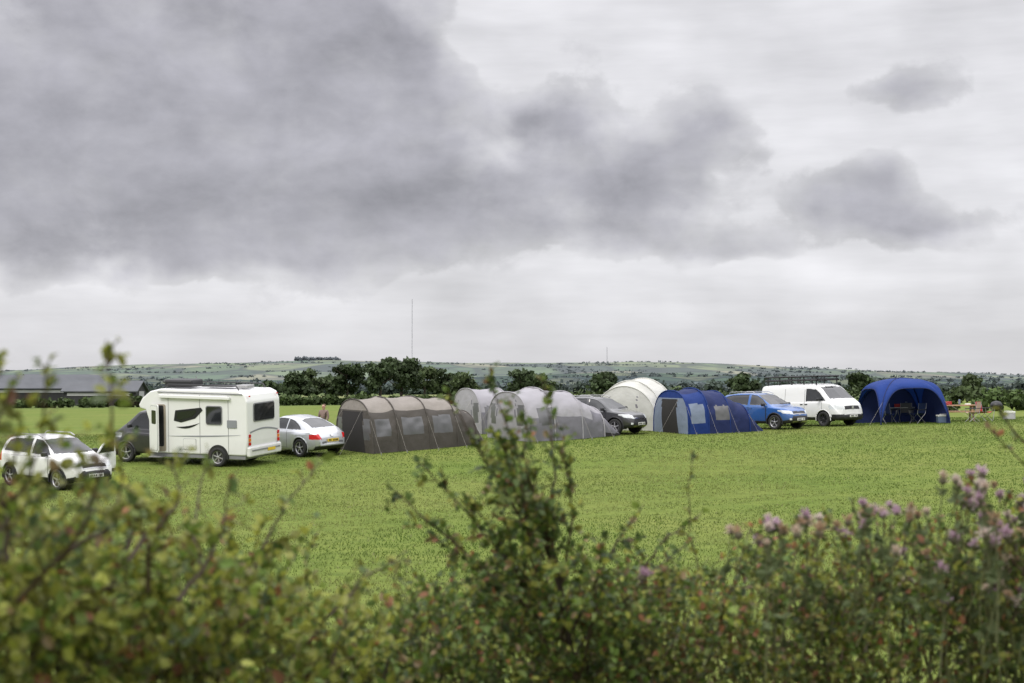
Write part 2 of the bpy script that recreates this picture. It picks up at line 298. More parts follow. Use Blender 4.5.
def clumpquads(acc,cen,rad,n,size,col,colvar=.35,shell=.55):
    d=R.normal(size=(n,3)); d/=np.linalg.norm(d,axis=1)[:,None]; r=(shell+(1-shell)*R.random(n))[:,None]
    lump=1+.18*np.sin(d[:,0:1]*5+cen[0])*np.cos(d[:,2:3]*4+cen[1])
    p=np.asarray(cen)+d*r*lump*np.asarray(rad)
    a=R.normal(size=(n,3)); a/=np.linalg.norm(a,axis=1)[:,None]; b=np.cross(a,d+.3*R.normal(size=(n,3))); b/=np.linalg.norm(b,axis=1)[:,None]+1e-6
    s=(size*(.5+R.random(n)))[:,None]
    V=np.stack([p-a*s-b*s*.6,p+a*s*.8-b*s*.7,p+a*s+b*s*.6,p-a*s*.7+b*s*.8],1).reshape(-1,3)
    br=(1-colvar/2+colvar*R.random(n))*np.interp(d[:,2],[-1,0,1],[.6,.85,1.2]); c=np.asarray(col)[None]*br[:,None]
    acc.add(V,np.arange(n*4).reshape(-1,4),0,np.repeat(c,4,axis=0))
leafm=Mattr('foliage',.7,.15,.2); bark=M('bark',(.06,.045,.035),.9,var=.3,vs=8,bump=.4)
def tree(name,px,d,h,wd,col,nclump=14,q=130,size=None):
    X=(px-512)/F*d; Z=float(gz(X,d)); a=Acc(); size=size or .0011*d
    tr=[(X,d,Z-.2),(X+.02*h,d,Z+h*.25),(X-.02*h,d,Z+h*.5),(X,d,Z+h*.8)]
    V,Q=tube(tr,[h*.035,h*.028,h*.02,h*.006],7); a.add(V,Q,1)
    for i in range(5):
        an=R.random()*6.28; z0=h*(.25+.1*i); e=(X+math.cos(an)*wd*.35,d+math.sin(an)*wd*.35,Z+z0+h*.2)
        V,Q=tube([(X,d,Z+z0),((X+e[0])/2,(d+e[1])/2,Z+z0+h*.07),e],[h*.014,h*.01,h*.004],5); a.add(V,Q,1)
    for i in range(nclump):
        an=R.random()*6.28; t=R.random(); zz=.28+.58*t; rr=wd*.5*math.sqrt(max(0.05,1-((zz-.5)/.5)**2))*R.random()**.5*.8
        cs=(.14+.1*R.random())*wd
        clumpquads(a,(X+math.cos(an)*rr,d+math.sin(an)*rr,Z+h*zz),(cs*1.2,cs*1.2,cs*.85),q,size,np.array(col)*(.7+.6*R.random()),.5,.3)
    return a.build(name,[leafm,bark],None,False,True)
G1=(.046,.068,.028); G2=(.064,.088,.036)
for px,d,h,wd,c in [(298,290,6.0,7,G1),(314,300,6.6,7,G2),(347,320,8.2,8,G1),(380,310,9.4,8,G1),(401,318,10.4,10,G1),(424,330,8.2,8,G2),(447,360,7.6,9,G1),(466,340,6.0,7,G2),(272,300,4.6,6,G1),
                    (520,380,7.5,8,G1),(541,400,6.6,8,G2),(602,400,6.4,9,G1),(742,360,5.6,8,G1),(858,420,6.4,9,G1),(968,300,5.0,6,G2),(332,330,5.4,6,G1)]:
    tree('oak_tree',px,d,h,wd,c)
def treeline(name,x0,x1,d,hmin,hmax,col,step,q,seed,gap=0.0,haze=0,dz=0,pw=1.5):
    a=Acc(); px=x0
    while px<x1:
        if R.random()>gap:
            X=(px-512)/F*d; h=hmin+(hmax-hmin)*R.random()**pw; w=h*(.5+.5*R.random()); dd=d+R.normal()*d*.01
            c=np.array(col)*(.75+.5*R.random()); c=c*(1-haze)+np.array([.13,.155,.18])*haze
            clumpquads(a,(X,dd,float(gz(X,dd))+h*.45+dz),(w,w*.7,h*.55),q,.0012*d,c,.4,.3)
        px+=step*(.5+R.random())
    return a.build(name,[leafm],None,False,True)
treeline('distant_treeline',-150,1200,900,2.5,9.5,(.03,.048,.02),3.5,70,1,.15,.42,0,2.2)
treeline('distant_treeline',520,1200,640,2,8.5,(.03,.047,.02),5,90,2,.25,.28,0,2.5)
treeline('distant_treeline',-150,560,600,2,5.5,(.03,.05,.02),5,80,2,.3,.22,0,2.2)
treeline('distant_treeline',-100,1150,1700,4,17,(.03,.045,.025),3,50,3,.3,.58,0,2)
treeline('field_hedge',-120,480,215,1.0,1.9,(.05,.075,.024),5,110,4,.03)
treeline('field_hedge',560,1200,150,1.0,2.2,(.055,.078,.03),9,170,5,.1)
treeline('field_hedge',905,1200,92,.7,1.8,(.065,.10,.03),13,260,6,.05)
def hillwoods(V,n,lo,hi,haze,seed):
    a=Acc(); nr,nc=V.shape[:2]
    for _ in range(n):
        i=R.integers(int(nr*.25),nr-6); j=R.integers(5,nc-40); L_=R.integers(2,18)
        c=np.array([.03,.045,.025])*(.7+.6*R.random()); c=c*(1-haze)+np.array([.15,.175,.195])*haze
        for k in range(L_):
            p=V[i,min(nc-1,j+int(k*.5))]; h=lo+(hi-lo)*R.random()
            clumpquads(a,(p[0]+k*9+R.normal()*6,p[1]+R.normal()*25,p[2]+h*.2),(h*1.5,h,h*.45),12,h*.3,c,.25,.2)
    return a.build('hill_woodland',[leafm],None,False,True)
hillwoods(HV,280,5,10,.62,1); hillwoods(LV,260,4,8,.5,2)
a=Acc()
for px in np.arange(296,339,1.2):
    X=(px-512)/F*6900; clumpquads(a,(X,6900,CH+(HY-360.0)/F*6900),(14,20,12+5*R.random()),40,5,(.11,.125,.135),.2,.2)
a.build('hilltop_wood',[leafm],None,False,True)
mastm=M('mast_steel',(.20,.21,.23),.7)
for px,d,h0,h1,r in [(412,6800,364,299,.95),(607,6800,364,347,.95)]:
    e=empty('radio_mast',P(px,h0,d)); H=(h0-h1)/F*d
    for k in range(3):
        an=k*2.094; tube_ob('leg_%d'%(k+1),[(math.cos(an)*r,math.sin(an)*r,-5),(math.cos(an)*r*.6,math.sin(an)*r*.6,H)],r*.5,mastm,e,4)
    for k in range(6): box('brace_%d'%(k+1),(r*2,r*2,r*.7),(0,0,H*(k+.5)/6),mastm,e,.2)
# barns
roofm=M('barn_roof',(.09,.095,.105),.8,var=.3,vs=.5); wallm=M('barn_cladding',(.028,.028,.03),.8,var=.4,vs=1,stretch=(4,4,.2)); barnl=M('barn_light_panel',(.4,.4,.4),.7)
def barn(px,d,Lb,Wb,hw,hr,phi):
    e=empty('farm_barn')
    prism('walls',[(-Wb/2,-.5),(Wb/2,-.5),(Wb/2,hw),(0,hr),(-Wb/2,hw)],-Lb/2,Lb/2,wallm,e,0,'x')
    for s in (-1,1):
        prism('roof_%s'%('a' if s<0 else 'b'),[(s*(Wb/2+.4),hw-.12),(0,hr+.04),(0,hr+.2),(s*(Wb/2+.4),hw+.06)],-Lb/2-.4,Lb/2+.4,roofm,e,0,'x')
        for k in range(4): prism('roof_light_%d'%k,[(s*Wb*.42,hw*1.0+(hr-hw)*.16+.085+.06),(s*Wb*.14,hw+(hr-hw)*.72+.06+.085),(s*Wb*.14,hw+(hr-hw)*.72+.10+.085),(s*Wb*.42,hw+(hr-hw)*.16+.10+.085)],-Lb/2+Lb*(k+.4)/4,-Lb/2+Lb*(k+.55)/4,barnl,e,0,'x')
    prism('door',[(-1.6,-.3),(1.6,-.3),(1.6,2.9 if hw>3 else hw),(-1.6,2.9 if hw>3 else hw)],Lb/2+.02,Lb/2+.1,barnl,e,0,'x')
    box('side_panel',(Lb*.9,.08,.5),(0,-Wb/2-.05,hw-.5),barnl,e,.01); box('side_panel_b',(Lb*.9,.08,.5),(0,Wb/2+.05,hw-.5),barnl,e,.01)
    place(e,px,d,phi,False)
barn(14,255,18,9,2.8,5.0,14); barn(106,240,12,7,2.4,4.0,-16); barn(62,290,16,9,3.0,5.4,30)
# ------------------------------------------------------------------ vehicles
def inpoly(x,y,poly):
    r=np.zeros(x.shape,bool); n=len(poly); j=n-1
    for i in range(n):
        xi,yi=poly[i]; xj,yj=poly[j]
        c=((yi>y)!=(yj>y))&(x<(xj-xi)*(y-yi)/((yj-yi) if yj!=yi else 1e-9)+xi); r^=c; j=i
    return r
def loft(name,K,rules,mats,e,wheels,RA,N=170,tum=.2,flare=0,wellw=.22,endcap=True):
    L0,L1=K['top'][0][0],K['top'][-1][0]
    t=np.linspace(0,1,N); x=L0+(L1-L0)*t; x=np.sort(np.concatenate([x,L0+np.array([.01,.03]),L1-np.array([.01,.03])])); N=len(x)
    def I(k,sm=3):
        v=np.interp(x,[p[0] for p in K[k]],[p[1] for p in K[k]]); kk=np.exp(-(np.arange(-sm,sm+1)/(sm*.6))**2); kk/=kk.sum()
        vp=np.concatenate([2*v[0]-v[1:sm+1][::-1],v,2*v[-1]-v[-sm-1:-1][::-1]]); return np.convolve(vp,kk,'valid')
    zt,zb,zs,w=I('top'),I('bot'),I('belt'),I('w')
    zs=np.minimum(zs,zt-.05); h=zt-zs; tt=np.clip(h/.45,0,1); wr=w*(.95-tum*tt)
    pts=np.stack([np.stack([0*w,zb],-1),np.stack([w*.86,zb],-1),np.stack([w*.975,zb+.08],-1),np.stack([w,zb+.5*(zs-zb)],-1),np.stack([w*.985,zs-.03],-1),np.stack([w*(.965-.01*tt),zs+.0*h],-1),
        np.stack([wr,zt-.04-.05*tt],-1),np.stack([wr*.86,zt-.018],-1),np.stack([0*w,zt],-1)],1)
    for _ in range(2):
        q=.75*pts[:,:-1]+.25*pts[:,1:]; r=.25*pts[:,:-1]+.75*pts[:,1:]
        new=np.empty((N,2*(pts.shape[1]-1)+2,2)); new[:,0]=pts[:,0]; new[:,-1]=pts[:,-1]; new[:,1:-1:2]=q; new[:,2:-1:2]=r; pts=new
    sub=4; parts=[pts[:,:-1]*(1-k/sub)+pts[:,1:]*k/sub for k in range(sub)]
    P2=np.stack(parts,2).reshape(N,-1,2); P2=np.concatenate([P2,pts[:,-1:]],1); Mh=P2.shape[1]
    y=P2[...,0]; z=P2[...,1]
    if flare:
        for wx,_ in wheels: y=y+flare*np.exp(-((x[:,None]-wx)/.42)**4)*np.clip((zs[:,None]+.05-z)/.15,0,1)*(y>.6*w[:,None])
    Xf=np.concatenate([np.repeat(x[:,None],Mh,1),np.repeat(x[:,None],Mh-2,1)],1)
    Yf=np.concatenate([y,-y[:,1:-1][:,::-1]],1); Zf=np.concatenate([z,z[:,1:-1][:,::-1]],1); C=Yf.shape[1]
    V=np.stack([Xf,Yf,Zf],-1).reshape(-1,3)
    i=np.arange(N-1)[:,None]*C; j=np.arange(C)[None]; j2=(j+1)%C
    Fq=np.stack([i+j,i+C+j,i+C+j2,i+j2],-1).reshape(-1,4)
    faces=[Fq]
    base=len(V); VV=[V]
    mc=36
    for st,sgn in ((0,-1),(N-1,1)):
        yy=y[st]; zz=z[st]; u=np.linspace(-1,1,mc); cv=np.stack([np.full((Mh,mc),x[st])+sgn*.03*(1-u**2)[None]*(np.sin(np.pi*np.clip((zz-zz.min())/(np.ptp(zz)+1e-6),0,1))[:,None]),yy[:,None]*u[None],np.repeat(zz[:,None],mc,1)],-1)
        VV.append(cv.reshape(-1,3)); ii=base+np.arange(Mh-1)[:,None]*mc; jj=np.arange(mc-1)[None]
        q=np.stack([ii+jj,ii+jj+1,ii+mc+jj+1,ii+mc+jj],-1).reshape(-1,4); 
        if sgn<0: q=q[:,::-1]
        faces.append(q); base+=Mh*mc
    V=np.concatenate(VV); Fq=np.concatenate(faces); c=V[Fq].mean(1); ww=np.interp(c[:,0],x,w)
    mi=np.zeros(len(Fq),int); ay=np.abs(c[:,1])
    for r in rules:
        mat,ax,x0,x1,poly=r[:5]
        ok=(c[:,0]>=x0)&(c[:,0]<=x1)
        if ax=='S': ok&=(ay>.62*ww)&inpoly(c[:,0],c[:,2],poly)
        else: ok&=inpoly(ay,c[:,2],poly)
        mi[ok]=mat
    keep=np.ones(len(Fq),bool)
    for wx,wz in wheels:
        keep&=~((np.hypot(c[:,0]-wx,c[:,2]-wz)<RA)&(ay>ww-wellw-.05))
    Fk=Fq[keep]; mk=mi[keep]
    isg=np.zeros(len(V),bool); isn=np.zeros(len(V),bool); isg[Fk[mk==1].ravel()]=True; isn[Fk[mk!=1].ravel()]=True; g=isg&~isn
    cen=np.array([0,0,.9]); dirv=V-cen; dirv[:,0]*=.3; dirv/=np.linalg.norm(dirv,axis=1)[:,None]; V[g]-=dirv[g]*.012
    ob=make_mesh(name,V,[(Fk,mk)],mats,e,True)
    for k,(wx,wz) in enumerate(wheels):
        hw=float(np.interp(wx,x,w))
        for s in (-1,1):
            a=np.linspace(-.25,math.pi+.25,26); acc=Acc()
            for ya,yb,ra,rb in ((hw-.02,hw-wellw-.12,RA+.012,RA+.012),(hw-wellw-.12,hw-wellw-.12,RA+.012,0.0)):
                A=np.stack([wx+ra*np.cos(a),np.full_like(a,s*ya),wz+ra*np.sin(a)],-1); B=np.stack([wx+rb*np.cos(a),np.full_like(a,s*yb),wz+rb*np.sin(a)],-1)
                VV2=np.concatenate([A,B]); n_=len(a); q=np.stack([np.arange(n_-1),np.arange(1,n_),n_+np.arange(1,n_),n_+np.arange(n_-1)],-1); acc.add(VV2,q,0)
            acc.build('wheel_well',[rubber],e)
            lip=K.get('lip',(0,.022)); zmin=float(np.interp(wx,x,zb))
            al=np.linspace(math.asin(max(-1,(zmin-wz)/RA)),math.pi-math.asin(max(-1,(zmin-wz)/RA)),24)
            px_=wx+(RA+.005)*np.cos(al); yy_=np.interp(px_,x,w)-.004+ (flare*np.exp(-((px_-wx)/.42)**4)*.9 if flare else 0)
            tube_ob('arch_lip',np.stack([px_,s*yy_,wz+(RA+.005)*np.sin(al)],-1),lip[1],mats[lip[0]],e,6)
    return dict(x=x,w=w,zt=zt)
def wheel(e,x,y,r,wd=.2,style=5,rim=None,side=1):
    rim=rim or alloy; wz=r; a=np.arange(32)*2*np.pi/32
    def lathe(prof,name,mat):
        V=[];n=len(prof)
        for rr,yy in prof: V.append(np.stack([rr*np.cos(a)+x,np.full(32,y+side*yy),rr*np.sin(a)+wz],-1))
        V=np.concatenate(V); i=np.arange(n-1)[:,None]*32; j=np.arange(32)[None]
        q=np.stack([i+j,i+(j+1)%32,i+32+(j+1)%32,i+32+j],-1).reshape(-1,4); return make_mesh(name,V,[(q,0)],[mat],e,True)
    h=wd/2
    lathe([(.66*r,-h),(.93*r,-h),(r,-h*.8),(r,h*.8),(.93*r,h),(.66*r,h),(.64*r,h*.8)],'tyre',rubber)
    lathe([(.66*r,h*.75),(.62*r,h*.4),(.01,h*.35)],'rim_dish',black)
    lathe([(.67*r,h*.95),(.63*r,h*.95),(.60*r,h*.6)],'rim_edge',rim)
    for k in range(style):
        an=2*math.pi*k/style+.3; c=.35*r
        box('spoke_%d'%(k+1),(.6*r,.03,.13*r if style<8 else .08*r),(x+c*math.cos(an),y+side*h*.62,wz+c*math.sin(an)),rim,e,.008,(0,-an,0))
    lathe([(.13*r,h*.75),(.11*r,h*.85),(.01,h*.85)],'hub',rim)
def mirror(e,x,y,z,mat):
    for s in (-1,1):
        box('door_mirror',(.12,.2,.14),(x,s*(y+.1),z),mat,e,.04); box('mirror_stalk',(.05,.12,.04),(x+.0,s*(y-.0),z-.05),black,e,.01)
def plate(e,x,z,mat,rear=False,w=.52):
    box('number_plate',(.015,w,.11),(x,0,z),mat,e,.004)
    for k in range(7):
        if k==4: continue
        box('plate_char_%d'%k,(.004,.04,.07),(x+(-.0095 if rear else .0095),-.2+k*.065,z),black,e,0)
def rect(a,b,c,d): return [(a,c),(b,c),(b,d),(a,d)]

def hatch(name,px,d,phi,paint,seam,cladding=True,H=1.56,scale=1,rails=True,wheelr=.33,door_open=False):
    e=empty(name); hs=(H-.0)/1.56
    K=dict(top=[(-2.05,.62),(-2.03,.95),(-1.96,1.12),(-1.78,1.42),(-1.62,1.50),(-1.0,1.56),(-.2,1.56),(.25,1.49),(.6,1.31),(1.02,1.05),(1.15,1.01),(1.6,.95),(1.85,.86),(1.98,.74),(2.05,.56)],
      bot=[(-2.05,.42),(-1.92,.30),(-1.5,.25),(1.5,.25),(1.9,.27),(2.05,.36)],
      belt=[(-2.05,.9),(-1.8,1.02),(-.5,.98),(1.0,.95),(1.6,.87),(2.05,.5)],
      w=[(-2.05,.66),(-1.98,.76),(-1.8,.83),(-1.3,.865),(1.3,.865),(1.65,.83),(1.86,.74),(1.98,.62),(2.05,.50)],lip=(2 if cladding else 0,.028 if cladding else .015))
    K={k:([(a,b*hs if k in('top','belt') else b) for a,b in v] if isinstance(v,list) else v) for k,v in K.items()}
    q=lambda P:[(a,b*hs) for a,b in P]
    rules=[(3,'S',-2,2,rect(-.18,-.155,.35,1.0)),(3,'S',-2,2,rect(.80,.825,.35,.98)),(3,'S',-2,2,rect(-1.02,-1.0,.5,1.0)),(3,'S',-2,2,rect(-1.2,.9,.985,1.0)),
      (1,'S',-2,2,q([(-1.68,1.08),(-1.52,1.40),(-1.2,1.46),(-.22,1.485),(-.22,1.04)])),(1,'S',-2,2,q([(-.12,1.04),(-.12,1.485),(.22,1.44),(.52,1.28),(.86,1.03)])),
      (2,'S',-2.1,2.1,rect(-2.1,2.1,.0,.38 if cladding else .29)),
      (1,'F',.15,1.1,q([(0,1.06),(.70,1.07),(.57,1.46),(0,1.49)])),(1,'F',-2.1,-1.55,q([(0,1.08),(.62,1.08),(.5,1.42),(0,1.44)])),
      (2,'F',1.7,2.2,[(0,0),(.9,0),(.9,.36),(.62,.46),(.45,.60),(0,.60)]),(4,'F',1.7,2.2,rect(.0,.44,.655,.70)),(2,'F',1.7,2.2,rect(0,.42,.70,.80)),
      (5,'F',1.45,2.2,[(.44,.66),(.80,.72),(.86,.86),(.60,.84),(.46,.80)]),(4,'F',1.85,2.2,rect(.15,.5,.30,.37)),(5,'F',1.8,2.2,[(.55,.42),(.64,.42),(.64,.50),(.55,.50)]),
      (2,'F',-2.2,-1.7,[(0,0),(.9,0),(.9,.5),(0,.5)]),(6,'F',-2.2,-1.75,[(.56,.78),(.9,.78),(.9,1.06),(.62,1.05)]),(3,'F',-2.2,-1.7,rect(.0,.55,.56,.575))]
    wh=[(-1.28,wheelr),(1.27,wheelr)]
    loft('body',K,rules,[paint,glass,black,seam,chrome,lamp,redl],e,wh,wheelr+.07)
    for wx,_ in wh:
        for s in (-1,1): wheel(e,wx,s*.77,wheelr,side=s)
    mirror(e,.72,.82,1.06*hs,paint if not cladding else black); plate(e,2.085,.45,platew); plate(e,-2.075,.68,platey,True)
    if rails:
        for s in (-1,1): tube_ob('roof_rail',[(-1.45,s*.56,1.53*hs),(-1.35,s*.57,1.60*hs),(-.1,s*.585,1.605*hs),(.15,s*.58,1.52*hs)],.018,alloy,e,6)
    for s in (-1,1):
        box('handle',(.16,.02,.03),(-.05+0.0,s*.872,.90*hs),paint,e,.008); box('rear_handle',(.16,.02,.03),(-1.02,s*.868,.92*hs),paint,e,.008)
    box('wiper',(.03,.5,.012),(.96,.25,1.09*hs),black,e,.003,(0,.5,0)); box('aerial',(.2,.012,.012),(-1.5,0,1.62*hs),black,e,.003,(0,.9,0))
    if door_open:
        for s,nm in ((1,'open_door'),):
            dd=empty(nm); dd.parent=e; dd.location=(.82,s*.87,0); dd.rotation_euler=(0,0,math.radians(-74*s))
            prism('door_skin',[(-.98,.34),(0,.34),(0,.95),(-.98,.98)],-.03,.03,paint,dd,.012)
            prism('door_cladding',[(-.97,.36),(-.01,.36),(-.01,.46),(-.97,.46)],.0305,.045,black,dd,.004)
            prism('door_frame',[(-.98,.985),(-.02,.965),(-.32,1.24),(-.66,1.42),(-.96,1.44)],-.02,.015,paint,dd,.008)
            prism('door_window',[(-.90,1.0),(-.14,.99),(-.36,1.2),(-.66,1.36),(-.90,1.38)],-.028,.024,glass,dd,0)
            prism('door_card',[(-.93,.42),(-.05,.42),(-.05,.9),(-.93,.93)],-.05,-.032,black,dd,.004)
    place(e,px,d,phi,sc=scale)
    return e
hatch('parked_hatchback',58,45,-56,white,seamw,True,H=1.6,door_open=True)
hatch('parked_suv',600,61,-33,darkp,seamd,True,H=1.56)
hatch('parked_suv',763,64,-38,bluep,seamd,True,H=1.62)
def beetle():
    e=empty('parked_coupe'); 
    K=dict(top=[(-2.13,.52),(-2.11,.70),(-2.0,.88),(-1.75,1.03),(-1.4,1.20),(-.9,1.39),(-.3,1.48),(.1,1.47),(.45,1.36),(.85,1.10),(1.0,1.02),(1.4,.97),(1.8,.84),(2.02,.68),(2.13,.48)],
      bot=[(-2.13,.38),(-1.95,.27),(-1.5,.20),(1.5,.20),(1.9,.24),(2.13,.34)],belt=[(-2.13,.8),(-1.7,.93),(-.5,.93),(1.0,.92),(1.6,.84),(2.13,.45)],
      w=[(-2.13,.58),(-2.0,.70),(-1.75,.79),(-1.2,.83),(1.2,.83),(1.7,.78),(1.95,.66),(2.13,.45)],lip=(0,.02))
    rules=[(3,'S',-2,2,rect(.72,.745,.3,.95)),(3,'S',-2,2,rect(-.48,-.455,.3,.95)),(3,'S',-2,2,rect(-.46,.74,.33,.35)),
      (1,'S',-2,2,[(-1.25,1.0),(-1.1,1.12),(-.75,1.30),(-.45,1.37),(-.45,.99)]),(1,'S',-2,2,[(-.38,.99),(-.38,1.385),(.1,1.39),(.4,1.28),(.76,1.0)]),
      (1,'F',.2,1.0,[(0,1.05),(.66,1.05),(.52,1.38),(0,1.42)]),(1,'F',-1.75,-.75,[(0,1.07),(.56,1.07),(.50,1.32),(.3,1.37),(0,1.38)]),
      (6,'F',-2.2,-1.7,[(.50,.66),(.80,.66),(.80,.84),(.56,.85)]),(2,'F',-2.2,-1.8,rect(0,.7,.2,.42)),(3,'F',-2.2,-1.8,rect(0,.62,.53,.55)),(5,'F',1.6,2.2,[(.48,.6),(.7,.6),(.72,.8),(.5,.8)]),(2,'F',1.9,2.2,rect(0,.5,.28,.42))]
    wh=[(-1.27,.34),(1.27,.34)]
    loft('body',K,rules,[silver,glass,black,seams,chrome,lamp,redl],e,wh,.40,flare=.075,tum=.24)
    for wx,_ in wh:
        for s in (-1,1): wheel(e,wx,s*.79,.34,side=s)
    mirror(e,.62,.80,1.0,silver); plate(e,-2.165,.62,platey,True); plate(e,2.16,.4,platew)
    box('badge',(.012,.1,.1),(-2.09,0,.80),chrome,e,.004,(0,.5,0))
    place(e,296,54,130)
beetle()
def van():
    e=empty('parked_van')
    K=dict(top=[(-2.45,.55),(-2.44,1.70),(-2.40,1.88),(-2.25,1.93),(-1.0,1.97),(.7,1.96),(1.1,1.88),(1.3,1.76),(1.85,1.28),(2.0,1.20),(2.25,1.09),(2.38,.95),(2.45,.55)],
      bot=[(-2.45,.42),(-2.3,.32),(-1.9,.28),(1.9,.28),(2.3,.26),(2.45,.34)],belt=[(-2.45,1.1),(1.2,1.12),(1.9,1.08),(2.45,.5)],
      w=[(-2.45,.86),(-2.4,.92),(-2.2,.95),(1.5,.95),(2.0,.93),(2.25,.87),(2.38,.78),(2.45,.66)],lip=(0,.02))
    rules=[(3,'S',-3,3,rect(.36,.385,.4,1.7)),(3,'S',-3,3,rect(1.42,1.445,.4,1.1)),(3,'S',-3,3,rect(-.85,-.825,.4,1.75)),(3,'S',-3,3,rect(-2.3,-.85,1.18,1.2)),
      (1,'S',-3,3,[(.46,1.15),(.46,1.74),(1.02,1.70),(1.22,1.58),(1.62,1.17)]),
      (2,'S',-3,3,rect(-3,3,.0,.44)),(1,'F',1.0,2.0,[(0,1.26),(.80,1.26),(.68,1.80),(0,1.84)]),
      (2,'F',2.0,2.6,[(0,0),(.95,0),(.95,.55),(0,.55)]),(2,'F',2.1,2.6,rect(0,.48,.74,.93)),(4,'F',2.1,2.6,rect(0,.48,.85,.87)),(5,'F',1.8,2.6,[(.50,.74),(.93,.78),(.93,.98),(.56,.96)]),
      (1,'F',-2.6,-2.3,rect(.08,.7,1.2,1.7)),(6,'F',-2.6,-2.25,rect(.8,1,.85,1.25))]
    wh=[(-1.5,.345),(1.5,.345)]
    loft('body',K,rules,[white,glass,black,seamw,chrome,lamp,redl],e,wh,.42,tum=.10)
    for wx,_ in wh:
        for s in (-1,1): wheel(e,wx,s*.85,.345,side=s,rim=black,style=8)
    mirror(e,1.32,.93,1.24,black); plate(e,2.49,.47,platew)
    for s in (-1,1):
        tube_ob('rack_side_rail',[(-2.2,s*.72,2.30),(1.05,s*.72,2.30)],.04,black,e); tube_ob('rack_low_rail',[(-2.2,s*.72,2.13),(1.05,s*.72,2.13)],.04,black,e)
        for k in range(5): box('rack_foot',(.05,.05,.40),(-2.05+k*.75,s*.70,2.10),black,e,.01)
    for k in range(9): box('rack_bar_%d'%k,(.08,1.44,.05),(-2.1+k*.3875,0,2.17),black,e,.008)
    tube_ob('rack_end_front',[(1.05,-.72,2.30),(1.05,.72,2.30)],.04,black,e); tube_ob('rack_end_rear',[(-2.2,-.72,2.30),(-2.2,.72,2.30)],.04,black,e)
    box('handle',(.16,.02,.04),(.5,-.955,1.02),black,e,.008); box('slide_handle',(.16,.02,.04),(.22,-.955,1.02),black,e,.008)
    box('badge',(.02,.13,.13),(2.44,0,.86),chrome,e,.004)
    place(e,812,66.5,-42)
van()
